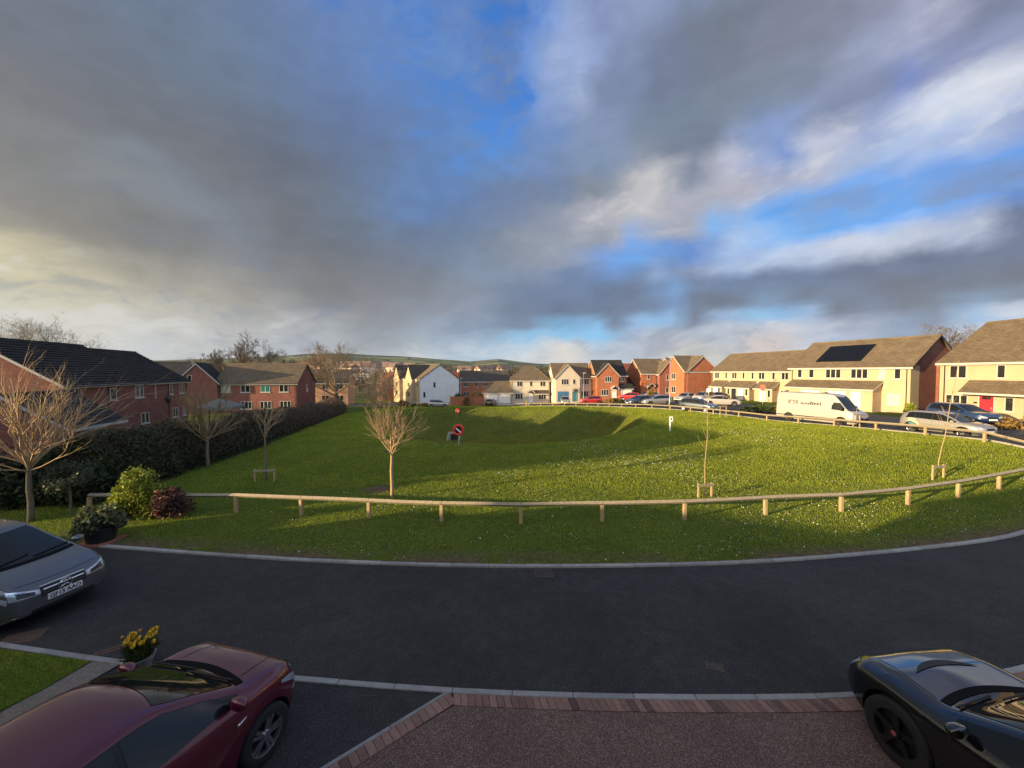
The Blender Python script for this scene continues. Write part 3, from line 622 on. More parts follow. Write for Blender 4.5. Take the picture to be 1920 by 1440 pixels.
for (nn_, y0, y1, hg, wd, sd_) in ((420000, 8, 16, .055, .011, 1), (520000, 16, 28, .07, .018, 2), (520000, 28, 52, .085, .034, 3), (260000, 52, 84, .10, .07, 4)):
    x, y, z, cl_, r = fill(nn_, y0, y1, sd_)
    ib = poly_dist(x, y, BASIN) + 2.6 * (vnoise(x, y, .35, 71) - .5) + 1.5 * (r.random(len(x)) - .5) > .8
    for q_, nm, mt in ((~ib, 'grass', 'blade'), (ib, 'rough_grass', 'rough')):
        if q_.any(): tag(blades(nm, x[q_], y[q_], z[q_], hg * (.45 + 1.0 * cl_[q_]) * r.uniform(.6, 1.25, q_.sum()) * (1.25 if mt == 'rough' else 1), wd * r.uniform(.7, 1.3, q_.sum()), M[mt], sd_ + 20), kind='stuff')
r = np.random.default_rng(77); LP = np.array(lp); x = r.uniform(-11, -4, 160000); y = r.uniform(3, 8, 160000); k = poly_dist(x, y, LP) > .02; x = x[k]; y = y[k]
tag(blades('grass', x, y, np.full(len(x), .03), .045 * r.uniform(.5, 1.3, len(x)), .008 * r.uniform(.7, 1.3, len(x)), M['blade'], 78), kind='stuff')
# daisies
x, y, z, cl_, r = fill(90000, 9, 40, 99); w_ = vnoise(x, y, .22, 31) * .6 + vnoise(x, y, .7, 32) * .5
dist = np.hypot(x - 8, (y - 17) * 1.2); k = r.random(len(x)) < np.clip((w_ - .45) * 1.6, .02, 1) * np.clip(1.5 - dist / 17, .06, 1) * .85; x, y, z = x[k], y[k], z[k]
n = len(x); sz = r.uniform(.010, .02, n) * (1 + (y > 20) * .4); hh = z + r.uniform(.045, .075, n); A = r.uniform(0, pi, n); V = np.empty((n, 4, 3)); tl = r.normal(0, .5, (n, 2))
for j in range(4):
    dx = np.cos(A + j * pi / 2) * sz; dy = np.sin(A + j * pi / 2) * sz; V[:, j] = np.stack([x + dx, y + dy, hh + dx * tl[:, 0] + dy * tl[:, 1] - dy * .5], 1)
tag(np_mesh('daisies', V.reshape(-1, 3), np.arange(4 * n).reshape(n, 4), M['daisy']), kind='stuff')

# ------------------------------------------------------------------ plants
def leaf_quads(C, size, r, up=0.0, aspect=.55):
    n = len(C); a = r.normal(size=(n, 3)); a[:, 2] += up; a /= np.linalg.norm(a, axis=1)[:, None]; b = np.cross(a, r.normal(size=(n, 3))); b /= np.linalg.norm(b, axis=1)[:, None]
    s = (size * r.uniform(.6, 1.35, n))[:, None]; V = np.empty((n, 4, 3)); V[:, 0] = C - a * s; V[:, 1] = C + b * s * aspect; V[:, 2] = C + a * s; V[:, 3] = C - b * s * aspect
    return V.reshape(-1, 3), np.arange(4 * n).reshape(n, 4)
def shrub(name, label, loc, rx, ry, hz, mat, size, n, seed, group=None, cat='shrub', clumps=26, stem=True, lift=.0):
    r = np.random.default_rng(seed); e = empty(name, loc, 0, label, cat, group)
    d = r.normal(size=(clumps, 3)); d /= np.linalg.norm(d, axis=1)[:, None]; d[:, 2] = np.abs(d[:, 2]) * 1.0 - .15
    cc = d * r.uniform(.45, .86, (clumps, 1)); ci = r.integers(0, clumps, n); u = r.normal(size=(n, 3)); u /= np.linalg.norm(u, axis=1)[:, None]; u *= (r.random((n, 1)) ** .4) * r.uniform(.2, .42, (clumps, 1))[ci]
    P = cc[ci] + u; z = np.clip((P[:, 2] + .25) / 1.3, .02, 1.2)
    C = np.stack([P[:, 0] * rx, P[:, 1] * ry, lift + z * (hz - lift)], 1); V, Q = leaf_quads(C, size, r)
    np_mesh('foliage', V, Q, mat, e)
    if stem:
        mb = MB()
        for k in range(9):
            c = cc[k % clumps]; z1 = lift + np.clip((c[2] + .25) / 1.3, .1, 1) * (hz - lift)
            p0 = Vector((r.normal(0, .05), r.normal(0, .05), -.05)); p2 = Vector((c[0] * rx, c[1] * ry, z1)); p1 = (p0 + p2) / 2 + Vector((0, 0, .1)); mb.tube([p0, p1, p2], [.022, .015, .006], 5)
        mb.build('stems', M['bark_d'], e)
    return e
def bough(mb, p, d, L, R, r, depth, spec, mi=0):
    """one curved limb with children; spec[depth] = (count, length factor, spread, sides, segments, upward pull)"""
    cnt, lf, spr, sides, seg, upw = spec[depth]
    R = max(R, MINR[0]); pts_ = [p.copy()]; rad = [R]; d = d.normalized(); q_ = p.copy()
    tip = max(R * (.35 if depth < len(spec) - 1 else .25), MINR[0] * .6)
    for i in range(seg):
        d = (d + Vector((r.normal(0, .16), r.normal(0, .16), r.normal(0, .09) + upw / seg))).normalized(); q_ = q_ + d * (L / seg); pts_.append(q_.copy()); rad.append(R + (tip - R) * (i + 1) / seg)
    mb[depth].tube(pts_, rad, sides, cap=False)
    if depth + 1 < len(spec):
        for k in range(cnt):
            t = 1.0 if k == 0 else r.uniform(.25, .98); x = t * seg; i = min(int(x), seg - 1); f = x - i; pp = pts_[i].lerp(pts_[i + 1], f); rr = rad[i] + (rad[i + 1] - rad[i]) * f
            dl = (pts_[i + 1] - pts_[i]).normalized(); ax = Vector(r.normal(size=3)); ax = (ax - dl * ax.dot(dl)).normalized(); a = spr * r.uniform(.6, 1.25) * (.35 if k == 0 else 1)
            bough(mb, pp, dl * cos(a) + ax * sin(a), L * lf * r.uniform(.7, 1.2) * (1.15 - .45 * t), rr * r.uniform(.55, .8), r, depth + 1, spec)
MINR = [0.0]
def young_tree(name, label, loc, h, fork, trunk_r, spread, seed, limbs=15, group=None, lean=0.0, bark='bark', twig='twig', twigs=7):
    r = np.random.default_rng(seed); e = empty(name, loc, 0, label, 'tree', group); mt = MB()
    zs = np.linspace(-.1, fork * 1.25, 7); mt.tube([(lean * z + .012 * sin(z * 5 + seed), .012 * cos(z * 4 + seed), z) for z in zs], [trunk_r * (1.15 - .45 * max(z, 0) / (fork * 1.25)) for z in zs], 9)
    mt.build('trunk', M[bark], e, True); mbs = [MB(), MB(), MB()]
    for k in range(limbs):
        a = 2.399 * k + r.uniform(-.3, .3); z0 = fork * r.uniform(.9, 1.25); u = (k + .5) / limbs; tilt = radians(12 + 56 * u ** .8) * spread + r.normal(0, .08)
        L = (h - z0) * (1.0 - .28 * u) * r.uniform(.85, 1.05); d = Vector((cos(a) * sin(tilt), sin(a) * sin(tilt), cos(tilt)))
        bough(mbs, Vector((lean * z0, 0, z0)), d, L, trunk_r * .42 * (1.1 - .4 * u), r, 0, [(twigs, .5, .55, 5, 7, .55), (4, .42, .5, 3, 4, .3), (0, 0, 0, 3, 3, .2)])
    mb = MB()
    for q_ in mbs:
        o_ = len(mb.v); mb.v += q_.v; mb.f += [tuple(i + o_ for i in f) for f in q_.f]; mb.m += q_.m
    mb.build('crown', M[twig], e, True); return e
def oak(name, label, loc, h, spread, seed, group=None, trunk_r=.4, twig='twig_oak', depth=5, clear=.25, cnt=5, up=.25, cat='tree'):
    r = np.random.default_rng(seed); e = empty(name, loc, 0, label, cat, group); mt = MB()
    c = h * clear; mt.tube([(0, 0, -.4), (.03, .02, c * .5), (0, 0, c), (.05, 0, c * 1.6)], [trunk_r * 1.3, trunk_r, trunk_r * .9, trunk_r * .55], 8); mt.build('trunk', M['bark_d'], e, True)
    MINR[0] = max(0, loc[1] - 40) * .0004; spec = [(cnt, .62, .75, 5, 6, up), (cnt, .6, .75, 4, 5, up * .6), (cnt, .58, .8, 3, 4, up * .4), (4, .6, .8, 3, 3, .1), (0, 0, 0, 3, 2, .1)][:depth] 
    spec[-1] = (0, 0, 0, 3, 3, .1); mbs = [MB() for _ in spec]
    for k in range(8):
        a = 2.399 * k + r.uniform(-.4, .4); u = k / 7; tilt = radians(8 + 62 * u) * spread; z0 = c * (1.5 - .6 * u); d = Vector((cos(a) * sin(tilt), sin(a) * sin(tilt), cos(tilt)))
        bough(mbs, Vector((0, 0, z0)), d, (h - z0) * .70 * r.uniform(.85, 1.15), trunk_r * .5, r, 0, spec)
    mb = MB()
    for q_ in mbs:
        o_ = len(mb.v); mb.v += q_.v; mb.f += [tuple(i + o_ for i in f) for f in q_.f]; mb.m += q_.m
    # trees far off: thicken the finest twigs to what the eye resolves
    mb.build('crown', M[twig], e); MINR[0] = 0.0; return e
# ------------------------------------------------------------------ houses
class House:
    """local frame: front wall on y = 0 facing -y, x to the right along the front, z up from the floor"""
    def __init__(s, name, label, px, d, z, rot, cat='house', group=None, x=None):
        x = (px - 960) / F * d if x is None else x
        s.e = empty(name, (x, d, z), radians(rot), label, cat, group)
    def P(s, side, y0=0.0, x0=0.0, x1=0.0):
        if side == 'F': return lambda u, n, z: (u, y0 - n, z)
        if side == 'L': return lambda u, n, z: (x0 - n, u, z)
        if side == 'R': return lambda u, n, z: (x1 + n, u, z)
        return lambda u, n, z: (u, y0 + n, z)
    def wall(s, x0, x1, y0, y1, He, Hr, ridge, mat, name='wall', zb=-1.2):
        mb = MB()
        if ridge == 'x':
            ym = (y0 + y1) / 2
            mb.face([(x0, y0, zb), (x1, y0, zb), (x1, y0, He), (x0, y0, He)]); mb.face([(x1, y1, zb), (x0, y1, zb), (x0, y1, He), (x1, y1, He)])
            mb.face([(x0, y1, zb), (x0, y0, zb), (x0, y0, He), (x0, ym, Hr), (x0, y1, He)]); mb.face([(x1, y0, zb), (x1, y1, zb), (x1, y1, He), (x1, ym, Hr), (x1, y0, He)])
        elif ridge == 'y':
            xm = (x0 + x1) / 2
            mb.face([(x0, y0, zb), (x1, y0, zb), (x1, y0, He), (xm, y0, Hr), (x0, y0, He)]); mb.face([(x1, y1, zb), (x0, y1, zb), (x0, y1, He), (xm, y1, Hr), (x1, y1, He)])
            mb.face([(x0, y1, zb), (x0, y0, zb), (x0, y0, He), (x0, y1, He)]); mb.face([(x1, y0, zb), (x1, y1, zb), (x1, y1, He), (x1, y0, He)])
        else: mb.box(x0, x1, y0, y1, zb, He)
        return mb.build(name, M[mat], s.e)
    t = .045
    def slope(s, mb, e0, e1, r0, r1, N, t=None):
        t = t or s.t
        e0, e1, r0, r1 = map(Vector, (e0, e1, r0, r1)); nn = (e1 - e0).cross(r0 - e0 if (r0 - e0).length > .01 else r1 - e0)
        if nn.z < 0: nn = -nn
        nn.normalize()
        for k in range(N):
            a = k / N; b = (k + 1) / N; A0 = e0.lerp(r0, a) + nn * t; A1 = e1.lerp(r1, a) + nn * t; B0 = e0.lerp(r0, b) + nn * .004; B1 = e1.lerp(r1, b) + nn * .004
            mb.face([A0, A1, B1, B0]); mb.face([A0 - nn * t, A1 - nn * t, A1, A0]); mb.face([A0 - nn * t, A0, B0, B0 - nn * .004]); mb.face([A1, A1 - nn * t, B1 - nn * .004, B1])
        mb.face([e0 - nn * .07, r0 - nn * .07, r1 - nn * .07, e1 - nn * .07])
    def roof(s, x0, x1, y0, y1, He, Hr, ridge, mat, ove=.3, ovg=.18, hipl=0, hipr=0, N=16, verge='upvc', name='roof', fascia=True):
        mb = MB(); vbs = []; fbs = []
        if ridge == 'x':
            ym = (y0 + y1) / 2; p = (Hr - He) / (ym - y0); ze = He - p * ove + .06; zr = Hr + .06
            xa, xb = x0 - (ove if hipl else ovg), x1 + (ove if hipr else ovg); ra, rb = (x0 + hipl if hipl else xa), (x1 - hipr if hipr else xb)
            s.slope(mb, (xa, y0 - ove, ze), (xb, y0 - ove, ze), (ra, ym, zr), (rb, ym, zr), N); s.slope(mb, (xb, y1 + ove, ze), (xa, y1 + ove, ze), (rb, ym, zr), (ra, ym, zr), N)
            if hipl: s.slope(mb, (xa, y1 + ove, ze), (xa, y0 - ove, ze), (ra, ym, zr), (ra, ym, zr), N)
            if hipr: s.slope(mb, (xb, y0 - ove, ze), (xb, y1 + ove, ze), (rb, ym, zr), (rb, ym, zr), N)
            mb.tube([(ra, ym, zr + .0), (rb, ym, zr + .0)], [.11, .11], 8)
            for xx, hp in ((x0, hipl), (x1, hipr)):
                if hp: mb.tube([(xx + (-ove if xx == x0 else ove), y0 - ove, ze), (ra if xx == x0 else rb, ym, zr)], [.09, .09], 6); continue
                vb = MB(); vbs.append(vb); xo = xx - ovg - .012 if xx == x0 else xx + ovg + .012 - .03
                for sg, yy in ((1, y0), (-1, y1)):
                    a = (xo, yy - sg * ove, ze); b = (xo, ym, zr); vb.face([(a[0], a[1], a[2] - .2), (b[0], b[1], b[2] - .2), b, a]); vb.face([(a[0] + .03, a[1], a[2] - .2), (b[0] + .03, b[1], b[2] - .2), (b[0] + .03, b[1], b[2]), (a[0] + .03, a[1], a[2])])
                    vb.face([(a[0], a[1], a[2] - .2), (a[0] + .03, a[1], a[2] - .2), (b[0] + .03, b[1], b[2] - .2), (b[0], b[1], b[2] - .2)])
            for yy, sg in ((y0, -1), (y1, 1)):
                fb = MB(); fbs.append(fb); fb.box(xa, xb, min(yy + sg * (ove - .03), yy + sg * ove), max(yy + sg * (ove - .03), yy + sg * ove), ze - .2, ze - .01); fb.box(xa, xb, min(yy, yy + sg * (ove - .03)), max(yy, yy + sg * (ove - .03)), ze - .2, ze - .18)
        else:
            vb = MB(); vbs.append(vb); xm = (x0 + x1) / 2; p = (Hr - He) / (xm - x0); ze = He - p * ove + .06; zr = Hr + .06; ya, yb = y0 - ovg, y1 + ovg
            s.slope(mb, (x0 - ove, yb, ze), (x0 - ove, ya, ze), (xm, yb, zr), (xm, ya, zr), N); s.slope(mb, (x1 + ove, ya, ze), (x1 + ove, yb, ze), (xm, ya, zr), (xm, yb, zr), N)
            mb.tube([(xm, ya, zr), (xm, yb, zr)], [.11, .11], 8)
            for sg, xx in ((1, x0), (-1, x1)):
                a = (xx - sg * ove, ya - .012, ze); b = (xm, ya - .012, zr); vb.face([(a[0], a[1], a[2] - .2), (b[0], b[1], b[2] - .2), b, a]); vb.face([(a[0], a[1] + .03, a[2] - .2), (b[0], b[1] + .03, b[2] - .2), (b[0], b[1] + .03, b[2]), (a[0], a[1] + .03, a[2])])
                xo = xx - sg * ove; fb = MB(); fbs.append(fb); fb.box(min(xo, xo + sg * .03), max(xo, xo + sg * .03), ya, yb, ze - .2, ze - .01); fb.box(min(xo + sg * .03, xx), max(xo + sg * .03, xx), ya, yb, ze - .2, ze - .18)
        mb.build(name, M[mat], s.e)
        for q_ in vbs:
            if q_.v: q_.build('verge_board', M[verge], s.e)
        for q_ in fbs if fascia else []: q_.build('fascia', M['upvc'], s.e)
    def window(s, side, u, z, w, h, nl=2, y0=0.0, x0=0.0, x1=0.0, trim='upvc', curtain=None):
        P = s.P(side, y0, x0, x1); f = MB(); t = .065
        f.box(u - w / 2, u + w / 2, .0, .045, z, z + t, P); f.box(u - w / 2, u + w / 2, .0, .045, z + h - t, z + h, P)
        f.box(u - w / 2, u - w / 2 + t, .0, .042, z + t, z + h - t, P); f.box(u + w / 2 - t, u + w / 2, .0, .042, z + t, z + h - t, P)
        for k in range(1, nl):
            x = u - w / 2 + w * k / nl; f.box(x - .05, x + .05, .0, .04, z + t, z + h - t, P)
        fo = f.build('window', M[trim], s.e); g = MB(); g.box(u - w / 2 + t, u + w / 2 - t, .004, .018, z + t, z + h - t, P); g.build('pane', M[curtain or 'glass'], fo)
        k = MB(); k.box(u - w / 2 - .08, u + w / 2 + .08, .0, .10, z - .10, z - .003, P); k.build('sill', M[trim], fo)
    def door(s, u, mat='door_w', w=.95, h=2.1, y0=0.0, side='F', x0=0, x1=0, z=0.0, glazed=False):
        P = s.P(side, y0, x0, x1); d = MB(); d.box(u - w / 2, u + w / 2, 0, .05, z, z + h, P)
        for (a, b_) in ((.15, .9), (1.05, 1.85)): 
            for sg in (-1, 1): d.box(u + sg * w * .22 - w * .14, u + sg * w * .22 + w * .14, .05, .065, z + a, z + b_, P)
        o = d.build('door', M[mat], s.e); f = MB()
        f.box(u - w / 2 - .07, u - w / 2 - .002, 0, .07, z, z + h + .07, P); f.box(u + w / 2 + .002, u + w / 2 + .07, 0, .07, z, z + h + .07, P); f.box(u - w / 2, u + w / 2, 0, .07, z + h + .002, z + h + .07, P); f.build('door_frame', M['upvc'], o)
        k = MB(); k.box(u + w * .36, u + w * .42, .05, .12, z + .95, z + 1.1, P); k.build('handle', M['steel'], o)
        if glazed:
            g = MB(); g.box(u - w * .3, u + w * .3, .066, .072, z + 1.75, z + 2.0, P); g.build('pane', M['glass'], o)
    def garage(s, u, w=2.4, h=2.15, mat='door_w', y0=0.0, side='F', x0=0, x1=0, z=0.0):
        P = s.P(side, y0, x0, x1); d = MB()
        for k in range(6): d.box(u - w / 2, u + w / 2, 0, .045, z + h * k / 6 + .008, z + h * (k + 1) / 6 - .008, P)
        d.box(u - w / 2, u + w / 2, 0, .03, z, z + h, P); d.build('garage_door', M[mat], s.e)
    def leanto(s, x0, x1, proj, zlo, zhi, mat, y0=0.0, N=6, ov=.2, wall=None, zb=-1.2, wx=None):
        mb = MB(); yl = y0 - proj - ov; p = (zhi - zlo) / proj; ze = zlo - p * ov + .05
        s.slope(mb, (x0 - .15, yl, ze), (x1 + .15, yl, ze), (x0 - .15, y0 - .004, zhi + .05), (x1 + .15, y0 - .004, zhi + .05), N); mb.build('porch_roof', M[mat], s.e)
        f = MB(); f.box(x0 - .15, x1 + .15, yl - .025, yl, ze - .17, ze - .005)
        for xx in (x0 - .18, x1 + .152):
            f.face([(xx, yl, ze - .17), (xx, y0 - .004, zhi - .12), (xx, y0 - .004, zhi + .06), (xx, yl, ze + .01)]); f.face([(xx + .028, yl, ze - .17), (xx + .028, y0 - .004, zhi - .12), (xx + .028, y0 - .004, zhi + .06), (xx + .028, yl, ze + .01)])
        f.build('porch_fascia', M['upvc'], s.e)
        if wall:
            w = MB()
            for (a, b_) in (wx or [(x0, x1)]):
                w.face([(a, y0 - proj, zb), (b_, y0 - proj, zb), (b_, y0 - proj, zlo - .02), (a, y0 - proj, zlo - .02)])
                for xx in (a, b_): w.face([(xx, y0 - proj, zb), (xx, y0 - .003, zb), (xx, y0 - .003, zhi - .03), (xx, y0 - proj, zlo - .02)])
            w.build('porch_wall', M[wall], s.e)
    def canopy(s, u, w, proj, z, mat, y0=0.0):
        """small gabled door hood on brackets"""
        mb = MB(); x0, x1 = u - w / 2, u + w / 2; r = z + w * .36
        s.slope(mb, (x0 - .1, y0 - .004, z), (x0 - .1, y0 - proj, z), (u, y0 - .004, r), (u, y0 - proj, r), 4); s.slope(mb, (x1 + .1, y0 - proj, z), (x1 + .1, y0 - .004, z), (u, y0 - proj, r), (u, y0 - .004, r), 4)
        mb.build('door_hood', M[mat], s.e); f = MB()
        for sg in (-1, 1):
            a = (u + sg * (w / 2 + .1), y0 - proj - .01, z); b_ = (u, y0 - proj - .01, r); f.face([(a[0], a[1], a[2] - .14), (b_[0], b_[1], b_[2] - .14), b_, a]); f.tube([(u + sg * w / 2, y0 - .03, z - .6), (u + sg * w / 2, y0 - proj + .1, z - .08)], [.04, .04], 5)
            f.box(u + sg * w / 2 - .05, u + sg * w / 2 + .05, y0 - proj, y0 - .01, z - .16, z - .06)
        f.build('hood_bracket', M['upvc'], s.e)
    def pipe(s, u, z0, z1, y0=0.0, side='F', x0=0, x1=0):
        P = s.P(side, y0, x0, x1); mb = MB(); mb.tube([P(u, .07, z0), P(u, .07, z1 - .25), P(u, .28, z1)], [.038] * 3, 6); mb.build('downpipe', M['gutter'], s.e)
    def gutter(s, x0, x1, z, y):
        mb = MB(); mb.tube([(x0, y, z), (x1, y, z)], [.055, .055], 6); mb.build('gutter', M['gutter'], s.e)

# --- left side, beyond the hedge: pair of brick houses with dark roofs, front towards the green (+B)
h = House('brick_house', 'long red brick house with black tiled roof and white verge behind the hedge', 112, 27.0, -1.0, 106.5)
h.t = .085; h.wall(0, 17, 0, 9.4, 5.05, 8.1, 'x', 'brick'); h.roof(0, 9.6, 0, 9.4, 5.05, 8.2, 'x', 'tile_dark', N=17); h.roof(9.85, 17, 0, 9.4, 5.0, 7.95, 'x', 'tile_dark', N=17, name='rear_roof')
h.gutter(-.2, 17.2, 4.83, -.36)
for u, w, nl in ((1.25, 1.15, 2), (5.2, .75, 1), (8.6, 1.15, 2), (13.7, .65, 1), (15.8, .95, 2)): h.window('F', u, 3.55, w, 1.15 if w > .8 else 1.0, nl)
for u, w in ((9.3, 1.2), (14.4, 1.0), (16.2, .6)): h.window('F', u, 1.1, w, 1.0, 2)
h.pipe(.15, 0, 4.8); h.pipe(4.55, 0, 4.8); h.pipe(13.2, 0, 4.8)
mb = MB(); mb.box(10.95, 11.05, -.06, 0, 3.3, 5.0); mb.build('meter_strip', M['upvc'], h.e)
mb = MB(); mb.lathe([(0, 0), (.2, .03), (.34, .1), (.36, .12), (.33, .11), (.2, .05), (0, .02)], 20, 'y', (12.9, -.35, 3.1)); mb.tube([(12.9, -.3, 3.1), (12.9, 0, 3.0)], [.02, .02], 5); mb.build('satellite_dish', M['gutter'], h.e)
# single-storey garage between that house and the hedge
h = House('brick_garage', 'low brick garage with black tiled roof and white verge half hidden by the bare tree', 0, 22.0, -.75, 106.3, cat='garage', x=-25.6)
h.wall(0, 4.5, 0, 5.4, 2.5, 4.3, 'x', 'brick'); h.roof(0, 4.5, 0, 5.4, 2.5, 4.3, 'x', 'tile_dark', N=11); h.window('F', 2.2, 1.2, 1.0, .9, 2)
# garden pavilion roof behind hedge
e = empty('garden_gazebo', (-29.3, 38.5, -.9), radians(16), 'grey canvas gazebo with pyramid roof behind the hedge', 'gazebo')
mb = MB(); z0 = 2.35; c = (0, 0, 3.15)
for a, b_ in (((-1.6, -1.6, z0), (1.6, -1.6, z0)), ((1.6, -1.6, z0), (1.6, 1.6, z0)), ((1.6, 1.6, z0), (-1.6, 1.6, z0)), ((-1.6, 1.6, z0), (-1.6, -1.6, z0))):
    mb.face([a, b_, c]); mb.face([(a[0], a[1], z0 - .25), (b_[0], b_[1], z0 - .25), b_, a])
M['canvas'] = simple('grey_canvas', (.16, .18, .17), .8, .15); mb.build('canopy', M['canvas'], e)
for sx in (-1, 1):
    for sy in (-1, 1): mb = MB(); mb.box(sx * 1.55 - .04, sx * 1.55 + .04, sy * 1.55 - .04, sy * 1.55 + .04, -.3, z0); mb.build('leg', M['gutter'], e)
# brown-roofed house between the dark one and the next pair
h = House('brick_house', 'dark red gabled house squeezed between the black-roofed house and the tan-roofed pair', 327, 55, -1.6, 28)
h.wall(0, 4.9, 0, 9, 5.0, 7.7, 'y', 'brick'); h.roof(0, 4.9, 0, 9, 5.0, 7.7, 'y', 'tile_dark', verge='upvc'); h.wall(-7, -.05, 2, 9, 5.0, 8.0, 'x', 'brick', 'side_wall'); h.roof(-7, .6, 2, 9, 5.0, 7.9, 'x', 'tile_grey', name='side_roof'); h.window('F', 1.7, 5.1, .5, .9, 1)
# tan-roofed brick pair facing the viewer
h = House('brick_house', 'pair of red brick houses under one tan tiled roof with teal-blinded window', 402, 58, -1.75, 10)
M['teal_blind'] = simple('teal_blind', (.02, .16, .15), .3, .1); M['blind'] = simple('pale_blind', (.5, .47, .42), .5, .1)
h.wall(0, 11.5, 0, 8.6, 4.95, 7.9, 'x', 'brick'); h.roof(0, 11.5, 0, 8.6, 4.95, 7.9, 'x', 'tile_brown', N=20, verge='tile_brown')
for u, cu in ((1.5, 'blind'), (4.2, None), (7.0, 'teal_blind'), (9.6, None)): h.window('F', u, 3.5, 1.3, 1.2, 2, curtain=cu)
for u in (1.6, 4.3, 7.0, 9.8): h.window('F', u, .95, 1.6, 1.15, 3)
h.window('R', 4.4, 3.4, .5, 1.2, 1, x1=11.5); h.pipe(11.2, 0, 4.9); h.gutter(-.1, 11.6, 4.78, -.35)
# buff terrace further back
h = House('buff_terrace', 'pale buff brick terrace with grey roof behind the bare oak', 566, 84, -2.4, 12, cat='terrace')
h.wall(0, 9.4, 0, 8, 4.9, 7.7, 'x', 'brick_pale'); h.roof(0, 9.4, 0, 8, 4.9, 7.7, 'x', 'tile_grey', N=14)
for u in (1.6, 4.7, 7.7): h.window('F', u, 3.4, 1.2, 1.15, 2); h.window('F', u, .9, 1.5, 1.15, 2)
# rear boundary fence
# --- back row
h = House('white_house', 'white gable-ended house with twin cream gablets and grey roof beside silver hatchback', 787, 96, -2.4, 38)
h.wall(0, 11.2, 0, 17.5, 5.5, 9.2, 'y', 'whiter'); h.roof(0, 11.2, 0, 17.5, 5.5, 9.2, 'y', 'tile_brown', ove=.25, verge='tile_grey', N=14)
for yc in (4.8, 13.0):
    w = MB(); x0 = -.9
    w.face([(x0, yc + 2.1, -1), (x0, yc - 2.1, -1), (x0, yc - 2.1, 5.6), (x0, yc, 9.0), (x0, yc + 2.1, 5.6)])
    for yy in (yc - 2.1, yc + 2.1): w.face([(x0, yy, -1), (0, yy, -1), (0, yy, 5.6), (x0, yy, 5.6)])
    w.build('gablet_wall', M['cream'], h.e); r_ = MB()
    h.slope(r_, (x0 - .2, yc - 2.4, 5.35), (5, yc - 2.4, 5.35), (x0 - .2, yc, 9.15), (5, yc, 9.15), 12); h.slope(r_, (5, yc + 2.4, 5.35), (x0 - .2, yc + 2.4, 5.35), (5, yc, 9.15), (x0 - .2, yc, 9.15), 12); r_.build('gablet_roof', M['tile_grey'], h.e)
    h.window('L', yc, 3.4, 1.3, 1.15, 2, x0=x0); h.window('L', yc, .9, 1.5, 1.2, 2, x0=x0)
mb = MB(); mb.box(-.02, 0, 0, 17.5, -1, 5.45); mb.build('cream_front', M['cream'], h.e)
h.window('L', 7.8, 3.5, .9, 1.1, 1, x0=-.02); h.door(7.6, 'door_k', side='L', x0=-.02); h.window('L', 1.2, 3.5, .8, 1.1, 1, x0=-.02)
h.window('F', 4.0, 3.5, .55, 1.1, 1, trim='gutter'); h.window('F', 1.2, 1.0, .5, 1.15, 1, trim='gutter')
h = House('brick_house', 'orange brick gabled house peeping out to the left of the white house', 716, 112, -3.2, 30)
h.wall(0, 7, 0, 9, 5, 7.8, 'y', 'brick_o'); h.roof(0, 7, 0, 9, 5, 7.8, 'y', 'tile_red'); h.window('F', 3.5, 3.4, 1.4, 1.1, 2)
h = House('brick_house', 'red-roofed house showing behind the right edge of the white gable', 824, 118, -3.4, 16)
h.wall(0, 9, 0, 8, 5, 8.0, 'x', 'brick_o'); h.roof(0, 9, 0, 8, 5, 8.0, 'x', 'tile_red'); h.window('F', 6.5, 3.4, 1.2, 1.1, 2)
h = House('brick_terrace', 'orange brick terrace with long grey roof behind the brick garden wall', 862, 106, -2.7, 6, cat='terrace')
h.wall(0, 13.6, 0, 8, 5, 7.8, 'x', 'brick_o'); h.roof(0, 13.6, 0, 8, 5, 7.8, 'x', 'tile_grey', N=12)
for u, w, nl in ((1.7, 1.3, 3), (4.6, .6, 1), (6.9, 1.3, 3), (10, 1.3, 2)): h.window('F', u, 3.45, w, 1.15, nl); h.window('F', u, .9, w, 1.15, nl)
# garage + hipped cream house
h = House('double_garage', 'cream double garage with white doors and hipped brown roof beside the cream house', 907, 82, -1.9, 3, cat='garage')
h.wall(0, 5.9, 0, 6, 2.45, 2.45, None, 'ivory'); h.roof(0, 6.2, 0, 6, 2.45, 4.6, 'x', 'tile_brown', hipl=2.4, hipr=.01, N=9); h.garage(1.75, 2.3, 2.0); h.garage(4.4, 2.3, 2.0)
h = House('cream_house', 'hip-roofed cream house with gabled door hood at the centre of the back row', 958, 83, -1.85, 1)
h.wall(0, 8.4, 0, 8.2, 5.0, 5.0, None, 'ivory'); h.roof(0, 8.4, 0, 8.2, 5.0, 7.9, 'x', 'tile_brown', hipl=2.6, hipr=3.2, N=14)
for u, w, nl in ((1.9, 1.15, 2), (4.35, .55, 1), (6.9, 1.15, 2)): h.window('F', u, 3.6, w, 1.15, nl)
for u, nl in ((1.75, 3), (6.8, 3)): h.window('F', u, .8, 1.6, 1.2, nl)
h.door(4.3, 'door_w'); h.canopy(4.3, 1.5, .9, 2.35, 'tile_brown'); h.leanto(5.2, 7.9, .7, 2.15, 2.75, 'tile_grey', N=4); h.pipe(8.2, 0, 4.9); h.pipe(.15, 0, 4.9)
h = House('cream_house', 'gable-fronted cream house with blue garage door behind the silver car', 1040.5, 79, -1.25, 4)
h.wall(0, 8, 1.2, 8.6, 5.0, 7.9, 'x', 'ivory'); h.roof(0, 8, 1.2, 8.6, 5.0, 7.9, 'x', 'tile_brown', N=14, verge='upvc')
